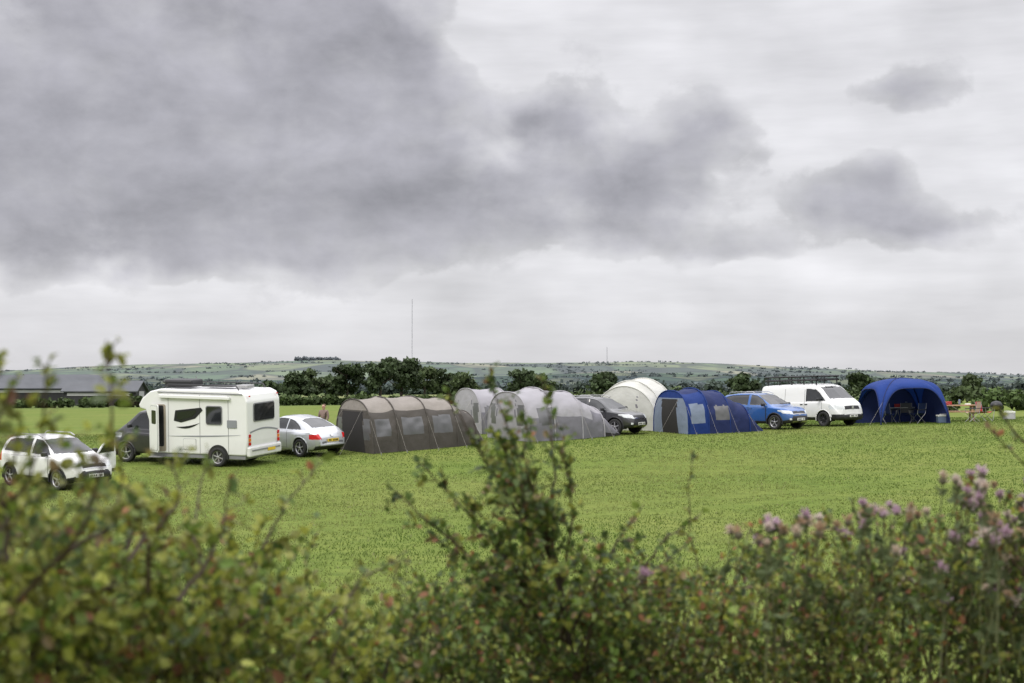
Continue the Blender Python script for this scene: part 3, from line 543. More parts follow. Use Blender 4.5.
def motorhome():
    e=empty('motorhome')
    grey=M('motorhome_grey',(.22,.22,.23),.5); wht=M('motorhome_white',(.80,.80,.79),.35,coat=.4,var=.05,vs=1.2,dirt=.35); decal=M('decal_black',(.015,.015,.018),.3); decg=M('decal_grey',(.25,.26,.28),.4); cream=M('interior_cream',(.35,.3,.24),.7)
    K=dict(top=[(.9,1.2),(1.2,1.95),(1.5,1.98),(1.9,1.93),(2.6,1.42),(2.8,1.28),(3.12,1.10),(3.22,.88),(3.27,.55)],bot=[(.9,.35),(2.8,.30),(3.27,.38)],belt=[(.9,1.1),(2.3,1.14),(3.27,.5)],
      w=[(.9,.98),(2.3,.98),(2.8,.96),(3.1,.88),(3.27,.68)],lip=(0,.02))
    rules=[(1,'S',0,4,[(1.3,1.22),(1.3,1.84),(1.8,1.82),(2.38,1.28)]),(1,'F',1.7,2.6,[(0,1.36),(.8,1.36),(.7,1.86),(0,1.90)]),(5,'F',2.6,3.3,[(.6,.88),(.92,.93),(.95,1.12),(.68,1.07)]),(2,'F',2.8,3.3,rect(0,.9,.3,.6)),(3,'S',0,4,rect(2.38,2.405,.4,1.2)),(2,'S',0,4,rect(0,4,0,.42))]
    loft('cab',K,rules,[darkp,glass,black,seamd,chrome,lamp,redl],e,[(2.4,.36)],.43,N=90,tum=.16)
    for s in (-1,1): wheel(e,2.4,s*.86,.36,side=s,rim=alloy)
    mirror(e,2.1,1.0,1.38,black)
    prof=[(-2.9,.42),(-2.97,.9),(-2.97,2.35),(-2.86,2.62),(-2.6,2.74),(.7,2.78),(1.15,2.68),(1.5,2.42),(1.66,2.16),(1.60,2.05),(1.35,1.99),(1.22,1.6),(1.22,.42)]
    prism('coach_body',prof,-1.14,1.14,wht,e,.05)
    prism('skirt',[(-2.85,.28),(1.2,.28),(1.2,.415),(-2.88,.415)],-1.10,1.10,grey,e,.01)
    for s,nm in ((-1,'off'),(1,'near')):
        Y=s*1.143
        def win(cx,cz,w_,h_,k):
            prism('window_frame_'+k,rrect(cx,cz,w_+.07,h_+.07,.09),Y,Y+s*.02,grey,e,0); prism('window_'+k,rrect(cx,cz,w_,h_,.07),Y+s*.02,Y+s*.035,glass,e,0)
        win(-1.60,1.85,.62,.62,nm+'_rear'); 
        if s<0: win(.2,1.85,.9,.6,nm+'_front')
        prism('side_rail',[(-2.8,2.60),(.8,2.64),(.8,2.68),(-2.8,2.64)],Y,Y+s*.02,grey,e,0)
        prism('service_hatch',rrect(-.55,.78,.55,.4,.04),Y,Y+s*.008,seamw,e,0); prism('service_hatch_lid',rrect(-.55,.78,.53,.38,.04),Y+s*.008,Y+s*.014,wht,e,0)
        prism('fridge_vent',rrect(-2.35,1.55,.4,.28,.03),Y,Y+s*.02,decg,e,0)
        for k,xx in enumerate((-2.2,-1.0,.35)): prism('panel_seam_%d'%k,rect(xx,xx+.012,.45,2.58),Y,Y+s*.004,seams,e,0)
        def sw(pts_t,pts_b,m,nm2): prism(nm2,pts_t+pts_b[::-1],Y,Y+s*.006,m,e,0)
        xs_=np.linspace(0,1,14)
        if s>0:
            prism('window_frame_mid',[(.12,1.62),(.05,2.0),(-1.05,2.12),(-1.12,2.02),(-.80,1.72),(-.2,1.56)],Y,Y+s*.008,decal,e,0)
            prism('window_mid',[(-.02,1.70),(-.04,1.94),(-.82,2.02),(-.86,1.96),(-.66,1.78),(-.2,1.66)],Y+s*.008,Y+s*.016,glass,e,0)
            top=[(float(.02-1.0*t),float(1.40+.16*t*t)) for t in xs_]; bot=[(p[0],p[1]-.08*math.sin(math.pi*i/13)-.004) for i,p in enumerate(top)]; sw(top,bot,decal,'decal_flash_b')
        top=[(float(.40-3.1*t),float(1.06+.10*t)) for t in xs_]; bot=[(p[0],p[1]-.045*math.sin(math.pi*i/13)-.004) for i,p in enumerate(top)]; sw(top,bot,decg,'decal_line')
        prism('wheel_arch',[(-1.75+.43*math.cos(a_),.36+.43*math.sin(a_)) for a_ in np.linspace(0.0,math.pi,20)]+[(-2.18,.27),(-1.32,.27)],Y-s*.3,Y+s*.008,rubber,e,0)
        wheel(e,-1.75,s*1.08,.345,side=s,rim=alloy,wd=.22,style=6)
    Y=1.143
    prism('door_opening',rrect(.78,1.35,.62,1.72,.08),Y,Y+.012,cream,e,0); prism('door_opening_dark',rrect(.80,1.42,.50,1.5,.06),Y+.012,Y+.018,black,e,0)
    dl=empty('door_leaf'); dl.parent=e; dl.location=(1.10,Y+.02,0); dl.rotation_euler=(0,0,math.radians(152))
    prism('leaf_panel',rrect(.31,1.35,.62,1.75,.10),-.035,0,wht,dl,0)
    for sg,y0 in ((1,.0),(-1,-.035)):
        prism('leaf_frame',rrect(.31,1.35,.54,1.64,.08),y0,y0+sg*.006,decg,dl,0); prism('leaf_inner',rrect(.31,1.35,.51,1.61,.08),y0+sg*.006,y0+sg*.012,wht,dl,0)
        prism('leaf_window',rrect(.31,1.75,.34,.50,.05),y0+sg*.012,y0+sg*.018,glass,dl,0)
    X=-2.972
    prism('rear_window_frame',rrect(0,1.95,1.45,.68,.10),X-.02,X,grey,e,0,'x'); prism('rear_window',rrect(0,1.95,1.36,.60,.08),X-.035,X-.02,glass,e,0,'x')
    box('rear_bumper',(.16,2.2,.36),(-2.98,0,.55),wht,e,.05); box('bumper_strip',(.02,1.9,.05),(-3.07,0,.6),grey,e,.005)
    for s in (-1,1):
        for k,(z,mt) in enumerate(((1.12,redl),(.98,orange),(.84,redl),(.72,lamp))): prism('rear_lamp_%d'%k,rrect(s*.98,z,.13,.12,.03),X-.025,X-.002,mt,e,0,'x')
        box('marker_lamp',(.03,.09,.05),(X-.0,s*.95,2.55),redl,e,.01)
    box('number_plate',(.015,.52,.11),(-3.075,-.35,.72-.16),platey,e,.004)
    xs_=np.linspace(0,1,12); prism('rear_decal',[(float(-.95+1.9*t),float(1.25+.12*math.sin(t*3))) for t in xs_]+[(float(.95-1.9*t),float(1.19+.12*math.sin((1-t)*3))) for t in xs_],X-.005,X,decg,e,0,'x')
    box('roof_box',(1.2,.8,.28),(.2,.35,2.96),black,e,.08); box('solar_panel',(1.3,.7,.05),(-1.2,0,2.85),glass,e,.01); box('roof_vent',(.5,.5,.12),(-2.2,0,2.84),M('vent_grey',(.3,.3,.3),.6),e,.03)
    for s in (-1,1): tube_ob('roof_bar',[(-2.5,s*.9,2.76),(-2.4,s*.9,2.90),(.5,s*.9,2.93),(.7,s*.9,2.8)],.025,black,e,6)
    tube_ob('aerial_mast',[(.1,-.3,2.78),(.1,-.3,3.16)],.02,pole,e)
    for k in range(2): tube_ob('roof_ladder_rail',[(.6,-.5+.5*k,2.90),(1.35,-.5+.5*k,2.96)],.035,black,e)
    prism('awning_case',[(-2.3,2.42),(.7,2.45),(.7,2.57),(-2.3,2.54)],1.165,1.25,wht,e,.02)
    box('step',(.5,.3,.04),(.78,1.3,.3),grey,e,.01)
    place(e,196,51.5,146,sc=.97)
    return e
motorhome()
# ------------------------------------------------------------------ tents
def fabric(name,col,tr=.12): return M(name,col,.75,var=.16,vs=1.3,bump=.8,bs=2.6,spec=.25,trans=tr)
def tent(name,secs,px,d,phi,mats,classify,pw=(.85,.62),beam=0,guys=True,sag=.035,front=True,fcls=None,beamr=.03,sc=1.0):
    e=empty(name); S=[];seg=12
    for i in range(len(secs)-1):
        for k in range(seg):
            u=k/seg; s0,w0,h0=secs[i]; s1,w1,h1=secs[i+1]; f=1-sag*math.sin(math.pi*u)
            S.append((s0+(s1-s0)*u,(w0+(w1-w0)*u)*(1-.3*sag*math.sin(math.pi*u)),(h0+(h1-h0)*u)*f))
    S.append(secs[-1]); S=np.array(S); T=np.linspace(0,np.pi,61)
    cy=np.sign(np.cos(T))*np.abs(np.cos(T))**pw[0]; sz=np.sin(T)**pw[1]; sz[0]=sz[-1]=0
    nT=len(T)
    X=np.repeat(S[:,0:1],nT,1); Y=S[:,1:2]*cy[None]; Z=S[:,2:3]*sz[None]
    wr=(vnoise(X*7+50,Y*7+Z*9+50,1.3,9)-.5)*.06+(vnoise(X*3+50+Z*4,Y*3+90,1.1,19)-.5)*.06; Y=Y*(1+wr*.6); Z=Z*(1+wr*.45)
    n,m_=X.shape; idx=np.arange(n*m_).reshape(n,m_); Fq=np.stack([idx[:-1,:-1],idx[1:,:-1],idx[1:,1:],idx[:-1,1:]],-1).reshape(-1,4)
    V=np.stack([X,Y,Z],-1).reshape(-1,3); c=V[Fq].mean(1)
    ti=np.tile((T[:-1]+T[1:])/2,n-1)
    mi=classify(c,ti,None)
    make_mesh('fabric_shell',V,[(Fq,mi)],mats,e,True)
    if front:
        w0,h0=secs[-1][1],secs[-1][2]; half=nT//2; mc=30; u=np.linspace(-1,1,mc)
        yy=w0*cy[:half+1]; zz=h0*sz[:half+1]
        FV=np.stack([secs[-1][0]+.12*(1-u[None]**2)*np.sin(np.pi*np.clip(zz/h0,0,1))[:,None],yy[:,None]*u[None],np.repeat(zz[:,None],mc,1)],-1)
        ix=np.arange((half+1)*mc).reshape(half+1,mc); q=np.stack([ix[:-1,:-1],ix[:-1,1:],ix[1:,1:],ix[1:,:-1]],-1).reshape(-1,4)
        fc=FV.reshape(-1,3)[q].mean(1); make_mesh('front_wall',FV.reshape(-1,3),[(q,fcls(fc))],mats,e,True)
    for i,(s,w,h) in enumerate(secs):
        if h<.9: continue
        tube_ob('beam_%d'%(i+1),np.stack([np.full(nT,s),w*cy*1.006,h*sz*1.006+.004],-1),beamr,mats[beam],e,6)
    if guys:
        for s,w,h in secs:
            if h<.9: continue
            for sg in (-1,1):
                tube_ob('guy_line',[(s,sg*w*.86,h*.70),(s+.05,sg*(w+.8),0)],.004,guy,e,4); box('peg',(.02,.02,.14),(s+.05,sg*(w+.8),.05),pole,e,.002)
        for sg in (-.5,.5):
            s,w,h=secs[-1]; tube_ob('guy_line',[(s,sg*w,h*.85),(s+1.3,sg*w*1.4,0)],.004,guy,e,4)
    place(e,px,d,phi,sc=sc); return e
tau=M('tent_taupe',(.25,.225,.20),.8,var=.14,bump=.8,bs=2.6,trans=.1) ; brn=fabric('tent_dark_taupe',(.085,.076,.068)); mesh_=M('tent_window',(.10,.10,.105),.3,var=.4,vs=3,spec=.6); org=M('tent_piping',(.34,.11,.02),.7); dkint=M('tent_interior',(.02,.018,.018),.9)
lg=fabric('tent_light_grey',(.36,.35,.375),.15); mg=fabric('tent_mid_grey',(.19,.185,.21)); cream=fabric('tent_cream',(.62,.62,.58),.2); gg=fabric('tent_green_grey',(.22,.24,.23)); nb=fabric('tent_navy',(.018,.028,.10)); rb=fabric('tent_royal_blue',(.012,.036,.17)); lb=fabric('tent_pale_blue',(.20,.24,.32)); rbs=fabric('shelter_blue',(.012,.040,.20))
def c_brown(c,t,h):
    mi=np.zeros(len(c),int); side=np.abs(t-np.pi/2); s=c[:,0]
    mi[side>.86]=1; z=c[:,2]
    for a,b in ((-1.15,-.25),(.3,1.2),(1.75,2.5)):
        mi[(s>a)&(s<b)&(z>.62)&(z<1.4)&(side>.6)]=2
    mi[(s<-1.9)]=1; mi[(s<-1.9)&(side<.45)]=0
    mi[(np.abs(s-.15)<.03)|(np.abs(s-1.6)<.03)|(np.abs(s+1.3)<.03)]=3
    mi[(z<.12)]=4
    return mi
def f_brown(c):
    mi=np.ones(len(c),int); y=np.abs(c[:,1]); z=c[:,2]; mi[z>1.75]=0; mi[(y<.95)&(z<1.7)&(z>.1)]=4; mi[(y>1.0)&(y<1.5)&(z>.5)&(z<1.45)]=2; return mi
tent('tunnel_tent',[(-3.1,1.15,.15),(-2.5,1.4,1.45),(-1.4,1.65,2.05),(0.0,1.7,2.2),(1.5,1.7,2.25),(2.7,1.7,2.2)],411,55.5,209,[tau,brn,mesh_,org,dkint],c_brown,beam=1,fcls=f_brown,sc=.90)
def c_grey(c,t,h):
    mi=np.zeros(len(c),int); side=np.abs(t-np.pi/2); s=c[:,0]; z=c[:,2]
    mi[side>1.25]=1; mi[(s>.5)&(s<1.2)&(z>.7)&(z<1.35)&(side>.6)]=2
    mi[(s<-1.5)&(side>.9)]=1; mi[z<.1]=3
    return mi
def f_grey(c):
    mi=np.zeros(len(c),int); y=np.abs(c[:,1]); z=c[:,2]; mi[(np.abs(y-.8)<.03)&(z<1.7)]=1; mi[(y>.95)&(y<1.45)&(z>.6)&(z<1.5)]=2; return mi
tent('tunnel_tent',[(-3.3,1.0,.12),(-2.2,1.45,1.25),(-.9,1.8,1.95),(.5,1.9,2.15),(1.7,1.8,2.0)],543,58.5,210,[lg,mg,mesh_,dkint],c_grey,beam=0,fcls=f_grey,sc=.96)
tent('tunnel_tent',[(-2.4,1.2,.15),(-1.6,1.5,1.7),(-.2,1.7,2.2),(1.4,1.7,2.2)],492,64,206,[lg,mg,mesh_,dkint],c_grey,beam=0,fcls=f_grey,sc=.9)
def c_cream(c,t,h):
    mi=np.zeros(len(c),int); s=c[:,0]; side=np.abs(t-np.pi/2); z=c[:,2]; mi[s<-.7]=1; mi[(s<-.8)&(s>-1.3)&(z>.7)&(z<1.5)&(side>.6)]=2; mi[z<.12]=1; return mi
def f_cream(c):
    mi=np.zeros(len(c),int); y=c[:,1]; z=c[:,2]; mi[(np.abs(y)<.75)&(z<1.6)&(z>.1)]=3; mi[(np.abs(y)<.72)&(z<1.57)&(z>.13)]=0; mi[(y<-.9)&(z>.6)&(z<1.4)]=1; return mi
tent('dome_tent',[(-1.9,1.2,.3),(-1.2,1.5,1.6),(0,1.85,2.3),(1.0,1.8,2.2),(1.5,1.75,1.95)],643,64.5,236,[cream,gg,mesh_,mg],c_cream,pw=(1.0,.85),beam=0,fcls=f_cream)
def c_navy(c,t,h):
    mi=np.zeros(len(c),int); s=c[:,0]; side=np.abs(t-np.pi/2); z=c[:,2]; mi[(s>.7)]=1; mi[(s>.7)&(side<.4)]=0; mi[(s>-.5)&(s<.3)&(z>.6)&(z<1.3)&(side>.6)]=3; mi[(s>.9)&(s<1.6)&(side>.7)&(z<1.4)&(z>.5)]=2; return mi
def f_navy(c):
    mi=np.full(len(c),2); y=c[:,1]; z=c[:,2]; mi[(np.abs(y)<.7)&(z<1.6)]=4; mi[z>1.65]=1; return mi
tent('tunnel_tent',[(-2.7,1.1,.12),(-1.7,1.45,1.35),(-.5,1.6,1.95),(.7,1.65,2.1),(1.8,1.6,2.0)],703,61.5,212,[nb,rb,lb,mesh_,dkint],c_navy,beam=1,fcls=f_navy,sc=.90)
def shelter():
    e=empty('event_shelter'); A=1.78; H=2.28; n=12
    th=np.linspace(0,2*np.pi,161); 
    def B(t):
        c,s=math.cos(t),math.sin(t); k=1/max(abs(c),abs(s)); x,y=c*k,s*k; ed=min(abs(x),abs(y)); pinch=1-.10*(1-ed**2)
        z=1.78*(1-ed**4.5); return x*A*pinch,y*A*pinch,z
    rows=[]
    bs=np.array([B(t) for t in th])
    for r in np.linspace(0.02,1,20):
        f=math.sin(r*math.pi/2)**.92; g=math.cos(r*math.pi/2)
        rows.append(np.stack([bs[:,0]*f,bs[:,1]*f,bs[:,2]+(H-bs[:,2])*g**1.05],-1))
    V=np.array(rows); a_,b_=V.shape[:2]; V[...,2]+= (vnoise(V[...,0]*3+40,V[...,1]*3+40,1.2,77)-.5)*.05*np.linspace(0,1,20)[:,None]
    ix=np.arange(a_*b_).reshape(a_,b_); q=np.stack([ix[:-1,:-1],ix[:-1,1:],ix[1:,1:],ix[1:,:-1]],-1).reshape(-1,4)
    make_mesh('canopy',V.reshape(-1,3),[(q,0)],[rbs],e,True)
    W=[];Q=[];mi=[]
    for i in range(160):
        t=(th[i]+th[i+1])/2; side=int(((math.degrees(t)+45)%360)//90)
        if side==0 or side==3: continue
        k=len(W); p,q2=bs[i],bs[i+1]; W+= [p,q2,(q2[0],q2[1],0),(p[0],p[1],0)]; Q.append((k,k+1,k+2,k+3)); mi.append(1)
    make_mesh('side_walls',W,[(Q,np.array(mi))],[rb,nb],e,False)
    tube_ob('front_rim',bs[:161]*np.array([1.004,1.004,1.0]),.025,nb,e,6)
    for sx in (-1,1):
        for sy in (-1,1):
            tt=np.linspace(0,1,16); rr=np.sin(tt*np.pi/2)**.92; tube_ob('pole_sleeve',np.stack([sx*A*rr,sy*A*rr,H*np.cos(tt*np.pi/2)**1.05+.012],-1),.035,nb,e,6)
            tube_ob('guy_line',[(sx*A*.9,sy*A*.9,1.1),(sx*(A+1),sy*(A+1),0)],.005,guy,e,4)
    place(e,901,66.5,-68,sc=.92); return e
shelter()
chm=[M('chair_blue',(.02,.04,.12),.8),M('chair_red',(.35,.03,.03),.8),M('chair_grey',(.08,.08,.085),.8),M('chair_green',(.03,.09,.05),.8),M('chair_tan',(.30,.22,.15),.8)]
def chair(px,d,phi,k):
    e=empty('camping_chair'); f=chm[k]
    for s in (-1,1):
        tube_ob('leg_a',[(-.25,s*.27,0),(.24,s*.27,.45)],.012,pole,e,5); tube_ob('leg_b',[(.25,s*.27,0),(-.24,s*.27,.45),(-.33,s*.26,.92)],.012,pole,e,5)
        tube_ob('arm',[(-.26,s*.30,.63),(.24,s*.31,.62)],.022,black,e,6); tube_ob('arm_post',[(.22,s*.28,.42),(.23,s*.30,.62)],.012,pole,e,5)
    def sheet(nm,A,B):
        V=[];n=8
        for i in range(n+1):
            for j in range(n+1):
                u=i/n;v=j/n; p=np.array(A)*(1-u)+np.array(B)*u; sagv=.05*math.sin(math.pi*v)
                V.append((p[0]-(sagv if nm=='backrest' else 0),-.26+.52*v,p[1]-(sagv if nm=='seat' else 0)))
        ix=np.arange((n+1)**2).reshape(n+1,n+1); make_mesh(nm,V,[(np.stack([ix[:-1,:-1],ix[:-1,1:],ix[1:,1:],ix[1:,:-1]],-1).reshape(-1,4),0)],[f],e,True)
    sheet('seat',(-.22,.43),(.25,.46)); sheet('backrest',(-.24,.46),(-.33,.92)); place(e,px,d,phi)
for a_ in [(888,66.5,-60,0),(905,67,-100,2),(917,66,-140,0),(972,66.5,-160,4),(984,67,-30,1),(941,68.5,-20,3)]: chair(*a_)
wood=M('table_wood',(.36,.22,.12),.7,var=.25,vs=4)
def picnic_table(px,d,phi):
    e=empty('picnic_table')
    for k in range(5): box('top_plank_%d'%k,(1.8,.135,.045),(0,-.30+k*.15,.74),wood,e,.006)
    for s in (-1,1):
        for k in range(2): box('seat_plank',(1.8,.13,.045),(0,s*(.62+k*.145),.45),wood,e,.006)
        for x in (-.65,.65):
            tube_ob('leg',[(x,s*.65,0),(x,s*.25,.72)],.045,wood,e,4)
    for x in (-.65,.65): box('cross_beam',(.06,1.5,.09),(x,0,.39),wood,e,.005)
    box('food_box',(.3,.22,.16),(-.4,.05,.85),chm[1],e,.02); box('water_bottle',(.1,.1,.26),(.1,0,.9),lb,e,.04); box('plate_stack',(.24,.24,.06),(.5,.1,.795),platew,e,.01)
    place(e,px,d,phi)
picnic_table(957,68,8)
def folding_table(px,d,phi):
    e=empty('folding_table'); box('top',(1.1,.6,.03),(0,0,.7),M('table_top',(.5,.5,.48),.5),e,.01)
    for s in (-1,1):
        tube_ob('leg_a',[(s*.5,-.27,0),(s*.5,.27,.69)],.012,pole,e,5); tube_ob('leg_b',[(s*.5,.27,0),(s*.5,-.27,.69)],.012,pole,e,5)
    box('water_bottle',(.1,.1,.28),(.2,0,.86),lb,e,.04); box('food_box',(.3,.22,.16),(-.2,.05,.80),chm[1],e,.02); place(e,px,d,phi)
folding_table(902,67.6,5)
def barbecue(px,d):
    e=empty('kettle_barbecue'); a=np.linspace(0,2*np.pi,21)
    prof=[(.02,.50),(.18,.54),(.27,.64),(.285,.72),(.27,.78),(.2,.88),(.02,.94)]
    V=np.concatenate([np.stack([r*np.cos(a[:-1]),r*np.sin(a[:-1]),np.full(20,z)],-1) for r,z in prof]); i=np.arange(len(prof)-1)[:,None]*20; j=np.arange(20)[None]
    make_mesh('bowl_and_lid',V,[(np.stack([i+j,i+(j+1)%20,i+20+(j+1)%20,i+20+j],-1).reshape(-1,4),0)],[black],e,True)
    for k in range(3): an=k*2.09; tube_ob('leg_%d'%(k+1),[(math.cos(an)*.15,math.sin(an)*.15,.58),(math.cos(an)*.33,math.sin(an)*.33,0)],.012,pole,e,5)
    place(e,px,d,0)
barbecue(996,68)
def coolbox(px,d,phi,c):
    e=empty('cool_box'); box('tub',(.5,.32,.3),(0,0,.16),M('cool_tub',c,.5),e,.03); box('lid',(.52,.34,.07),(0,0,.35),platew,e,.02); tube_ob('handle',[(-.24,-.18,.3),(-.2,-.2,.42),(.2,-.2,.42),(.24,-.18,.3)],.012,platew,e,5); place(e,px,d,phi)
coolbox(942,65.5,20,(.10,.14,.22)); coolbox(1009,69,-10,(.4,.4,.42))
# ------------------------------------------------------------------ person behind the silver car
def person(px,d,phi):
    e=empty('standing_person')
    def skin(nm,pts,edges,rad,mat):
        me=bpy.data.meshes.new(nm); me.from_pydata(pts,edges,[]); ob=bpy.data.objects.new(nm,me); scene.collection.objects.link(ob); ob.parent=e; me.materials.append(mat)
        ob.modifiers.new('s','SKIN'); sv=me.skin_vertices[0].data
        for v,r in zip(sv,rad): v.radius=(r,r) if np.isscalar(r) else r
        sv[0].use_root=True; sb=ob.modifiers.new('u','SUBSURF'); sb.levels=2; sb.render_levels=2; return ob
    s=.92
    q=lambda L:[(a*s,b*s,c*s) for a,b,c in L]
    skin('jacket',q([(0,0,1.0),(0,0,1.2),(0,0,1.38),(0,.17,1.40),(.02,.24,1.14),(.14,.20,.95),(0,-.17,1.40),(.02,-.24,1.14),(.14,-.20,.95),(0,0,1.47)]),[(0,1),(1,2),(2,3),(3,4),(4,5),(2,6),(6,7),(7,8),(2,9)],[(.15,.11),(.15,.11),(.14,.10),.07,.05,.038,.07,.05,.038,.06],M('jacket_cloth',(.20,.14,.12),.85))
    skin('trousers',q([(0,0,.95),(0,.09,.88),(.02,.10,.48),(0,.10,.08),(0,-.09,.88),(.02,-.10,.48),(0,-.10,.08)]),[(0,1),(1,2),(2,3),(0,4),(4,5),(5,6)],[.12,.095,.065,.05,.095,.065,.05],nb)
    skin('head',q([(0,0,1.45),(.01,0,1.53),(.015,0,1.62),(.01,0,1.70)]),[(0,1),(1,2),(2,3)],[.05,.055,.085,.07],skinm)
    skin('hair',q([(-.02,0,1.60),(-.02,0,1.68),(0,0,1.73)]),[(0,1),(1,2)],[.085,.09,.06],M('hair',(.10,.06,.03),.8))
    for sg in (-1,1):
        box('shoe',(.26,.09,.08),(.05,sg*.092,.04),black,e,.03); box('eye',(.01,.02,.012),(.09,sg*.03,1.50),black,e,.003); box('ear',(.03,.015,.05),(.0,sg*.082,1.48),skinm,e,.006)
        for k in range(4): tube_ob('finger_%d'%k,[(.14*s,sg*(.17+.015*k)*s,.93*s),(.16*s,sg*(.17+.015*k)*s,.86*s),(.15*s,sg*(.17+.015*k)*s,(.81-.004*k)*s)],.008,skinm,e,6)
        tube_ob('thumb',[(.15*s,sg*.16*s,.94*s),(.18*s,sg*.15*s,.89*s)],.009,skinm,e,6)
    box('nose',(.025,.02,.035),(.10,0,1.475),skinm,e,.008); box('mouth',(.008,.04,.01),(.088,0,1.44),chm[1],e,.002)
    place(e,px,d,phi,False)
person(324,58.5,-120)
# ------------------------------------------------------------------ foreground hedge
def leaves_to(acc,pos,ax,nn,s,c):
    ax=ax/np.linalg.norm(ax,axis=1)[:,None]; sd=np.cross(ax,nn); sd/=np.linalg.norm(sd,axis=1)[:,None]+1e-6; n=np.cross(sd,ax); s=s[:,None]
    V=np.stack([pos,pos+ax*.28*s+sd*.34*s+n*.08*s,pos+ax*.72*s+sd*.28*s+n*.05*s,pos+ax*s-n*.12*s,pos+ax*.72*s-sd*.28*s+n*.05*s,pos+ax*.28*s-sd*.34*s+n*.08*s],1).reshape(-1,3)
    k=np.arange(len(pos))[:,None]*6; q=np.concatenate([k+np.array([[0,3,2,1]]),k+np.array([[0,5,4,3]])])
    acc.add(V,q,0,np.repeat(c,6,axis=0))
PAL=np.array([(.064,.100,.020),(.092,.124,.024),(.040,.064,.018),(.180,.190,.035),(.135,.14,.03),(.17,.075,.035),(.14,.10,.05)])*1.45
def pick(n,mode):
    pr={'left':[.12,.24,.05,.36,.17,.03,.03],'mid':[.28,.20,.25,.12,.08,.03,.04],'right':[.20,.19,.16,.17,.14,.07,.07]}[mode]
    i=R.choice(7,size=n,p=pr); return PAL[i]*(.75+.5*R.random((n,1)))
class Bush:
    def __init__(s): s.a=Acc()
    def shoot(s,p,dr,L,mode,ls=.03,dens=1.0,r=.0022,droop=.15,lf0=.05,bright=1.0):
        dr=np.asarray(dr,float); dr/=np.linalg.norm(dr); K=7; t=np.linspace(0,1,K); w=R.normal(size=3)*.08
        pts=p+dr*L*t[:,None]+np.array([0,0,-1])*droop*L*(t**2)[:,None]+w*L*np.sin(t*np.pi)[:,None]
        V,Q=tube(pts,np.linspace(r,r*.4,K),3); s.a.add(V,Q,0,(.10,.06,.035) if R.random()<.6 else (.12,.12,.045))
        n=max(3,int(L/.0125*dens)); tt=lf0+(1-lf0)*R.random(n); pos=np.stack([np.interp(tt,t,pts[:,k]) for k in range(3)],-1)
        ax=R.normal(size=(n,3))*.8+dr*.6+np.array([0,0,.15]); nn=R.normal(size=(n,3))*.6+np.array([0,-.3,1]); sz=ls*(.55+.7*R.random(n))*np.where(tt>.85,.65,1)
        cl=.70+.65*R.random()
        leaves_to(s.a,pos,ax,nn,sz,pick(n,mode)*bright*cl); return pts
    def branch(s,A,B,mode,ls=.03,r=.006,subs=14,sublen=.14,bend=.12,t0=.12,dens=1.0):
        A=np.asarray(A,float);B=np.asarray(B,float); L=np.linalg.norm(B-A); t=np.linspace(0,1,14); off=R.normal(size=3); off[2]*=.3; off/=np.linalg.norm(off)
        pts=A+(B-A)*t[:,None]+off*bend*L*np.sin(t*np.pi)[:,None]+np.cumsum(R.normal(size=(14,3))*.006,0)*np.sin(t*np.pi)[:,None]
        V,Q=tube(pts,np.linspace(r,.0015,14),5); s.a.add(V,Q,0,(.09,.06,.04)); d0=(B-A)/L
        for k in range(subs):
            u=t0+(1-t0)*(k+R.random())/subs; p=np.array([np.interp(u,t,pts[:,i]) for i in range(3)])
            dr=d0*.8+R.normal(size=3)*.75; s.shoot(p,dr,sublen*(.4+.9*R.random())*(1.15-u*.75),mode,ls,dens)
        s.shoot(pts[-2],d0,sublen*.5,mode,ls*.85,dens*1.1)
        return pts
    def build(s,name,mat): return s.a.build(name,[mat],None,False,True)
hleaf=Mattr('hedge_leaf',.45,.42,.45)
prof_px=[-400,-100,0,60,130,200,250,300,345,380,430,520,620,700,780,850,920,1024,1200,1500]
prof_py=[480,485,508,530,534,538,564,598,622,612,575,565,572,562,555,548,538,518,500,500]
dep_px=[-400,0,250,400,560,700,1024,1500]; dep=[2.6,2.8,3.3,4.2,4.6,4.6,4.6,4.6]
def hedge_mass(name,x0,x1,n,mode,ls,seed,dens=.8):
    b=Bush()
    for _ in range(n):
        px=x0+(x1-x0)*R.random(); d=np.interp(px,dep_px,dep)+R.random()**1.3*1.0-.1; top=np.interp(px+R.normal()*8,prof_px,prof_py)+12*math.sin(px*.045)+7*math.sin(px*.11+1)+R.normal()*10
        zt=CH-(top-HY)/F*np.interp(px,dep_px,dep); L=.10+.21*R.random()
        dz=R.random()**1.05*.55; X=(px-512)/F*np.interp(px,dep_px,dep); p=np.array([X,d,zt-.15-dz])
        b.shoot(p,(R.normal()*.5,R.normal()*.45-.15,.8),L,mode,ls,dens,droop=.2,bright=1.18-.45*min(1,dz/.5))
    for _ in range(int(n*.03)):
        px=x0+(x1-x0)*R.random(); dd=np.interp(px,dep_px,dep); d=dd+.35+R.random()*.5; X=(px-512)/F*dd; zt=CH-(np.interp(px,prof_px,prof_py)-HY)/F*dd
        z0=float(gz(X,d)); pts=[(X,d,z0-.05),(X+R.normal()*.06,d,z0+(zt-z0)*.4),(X+R.normal()*.12,d+R.normal()*.1,zt-.22)]
        V,Q=tube(pts,[.014,.009,.003],5); b.a.add(V,Q,0,(.06,.045,.035))
        for k in range(5):
            z=z0+(zt-z0)*(.1+.5*R.random()); b.shoot(np.array([X,d-.1,z]),(R.normal(),R.normal(),.4),.3,mode,ls*1.2,.8)
    return b
b=hedge_mass('h',-330,370,1350,'left',.034,1)
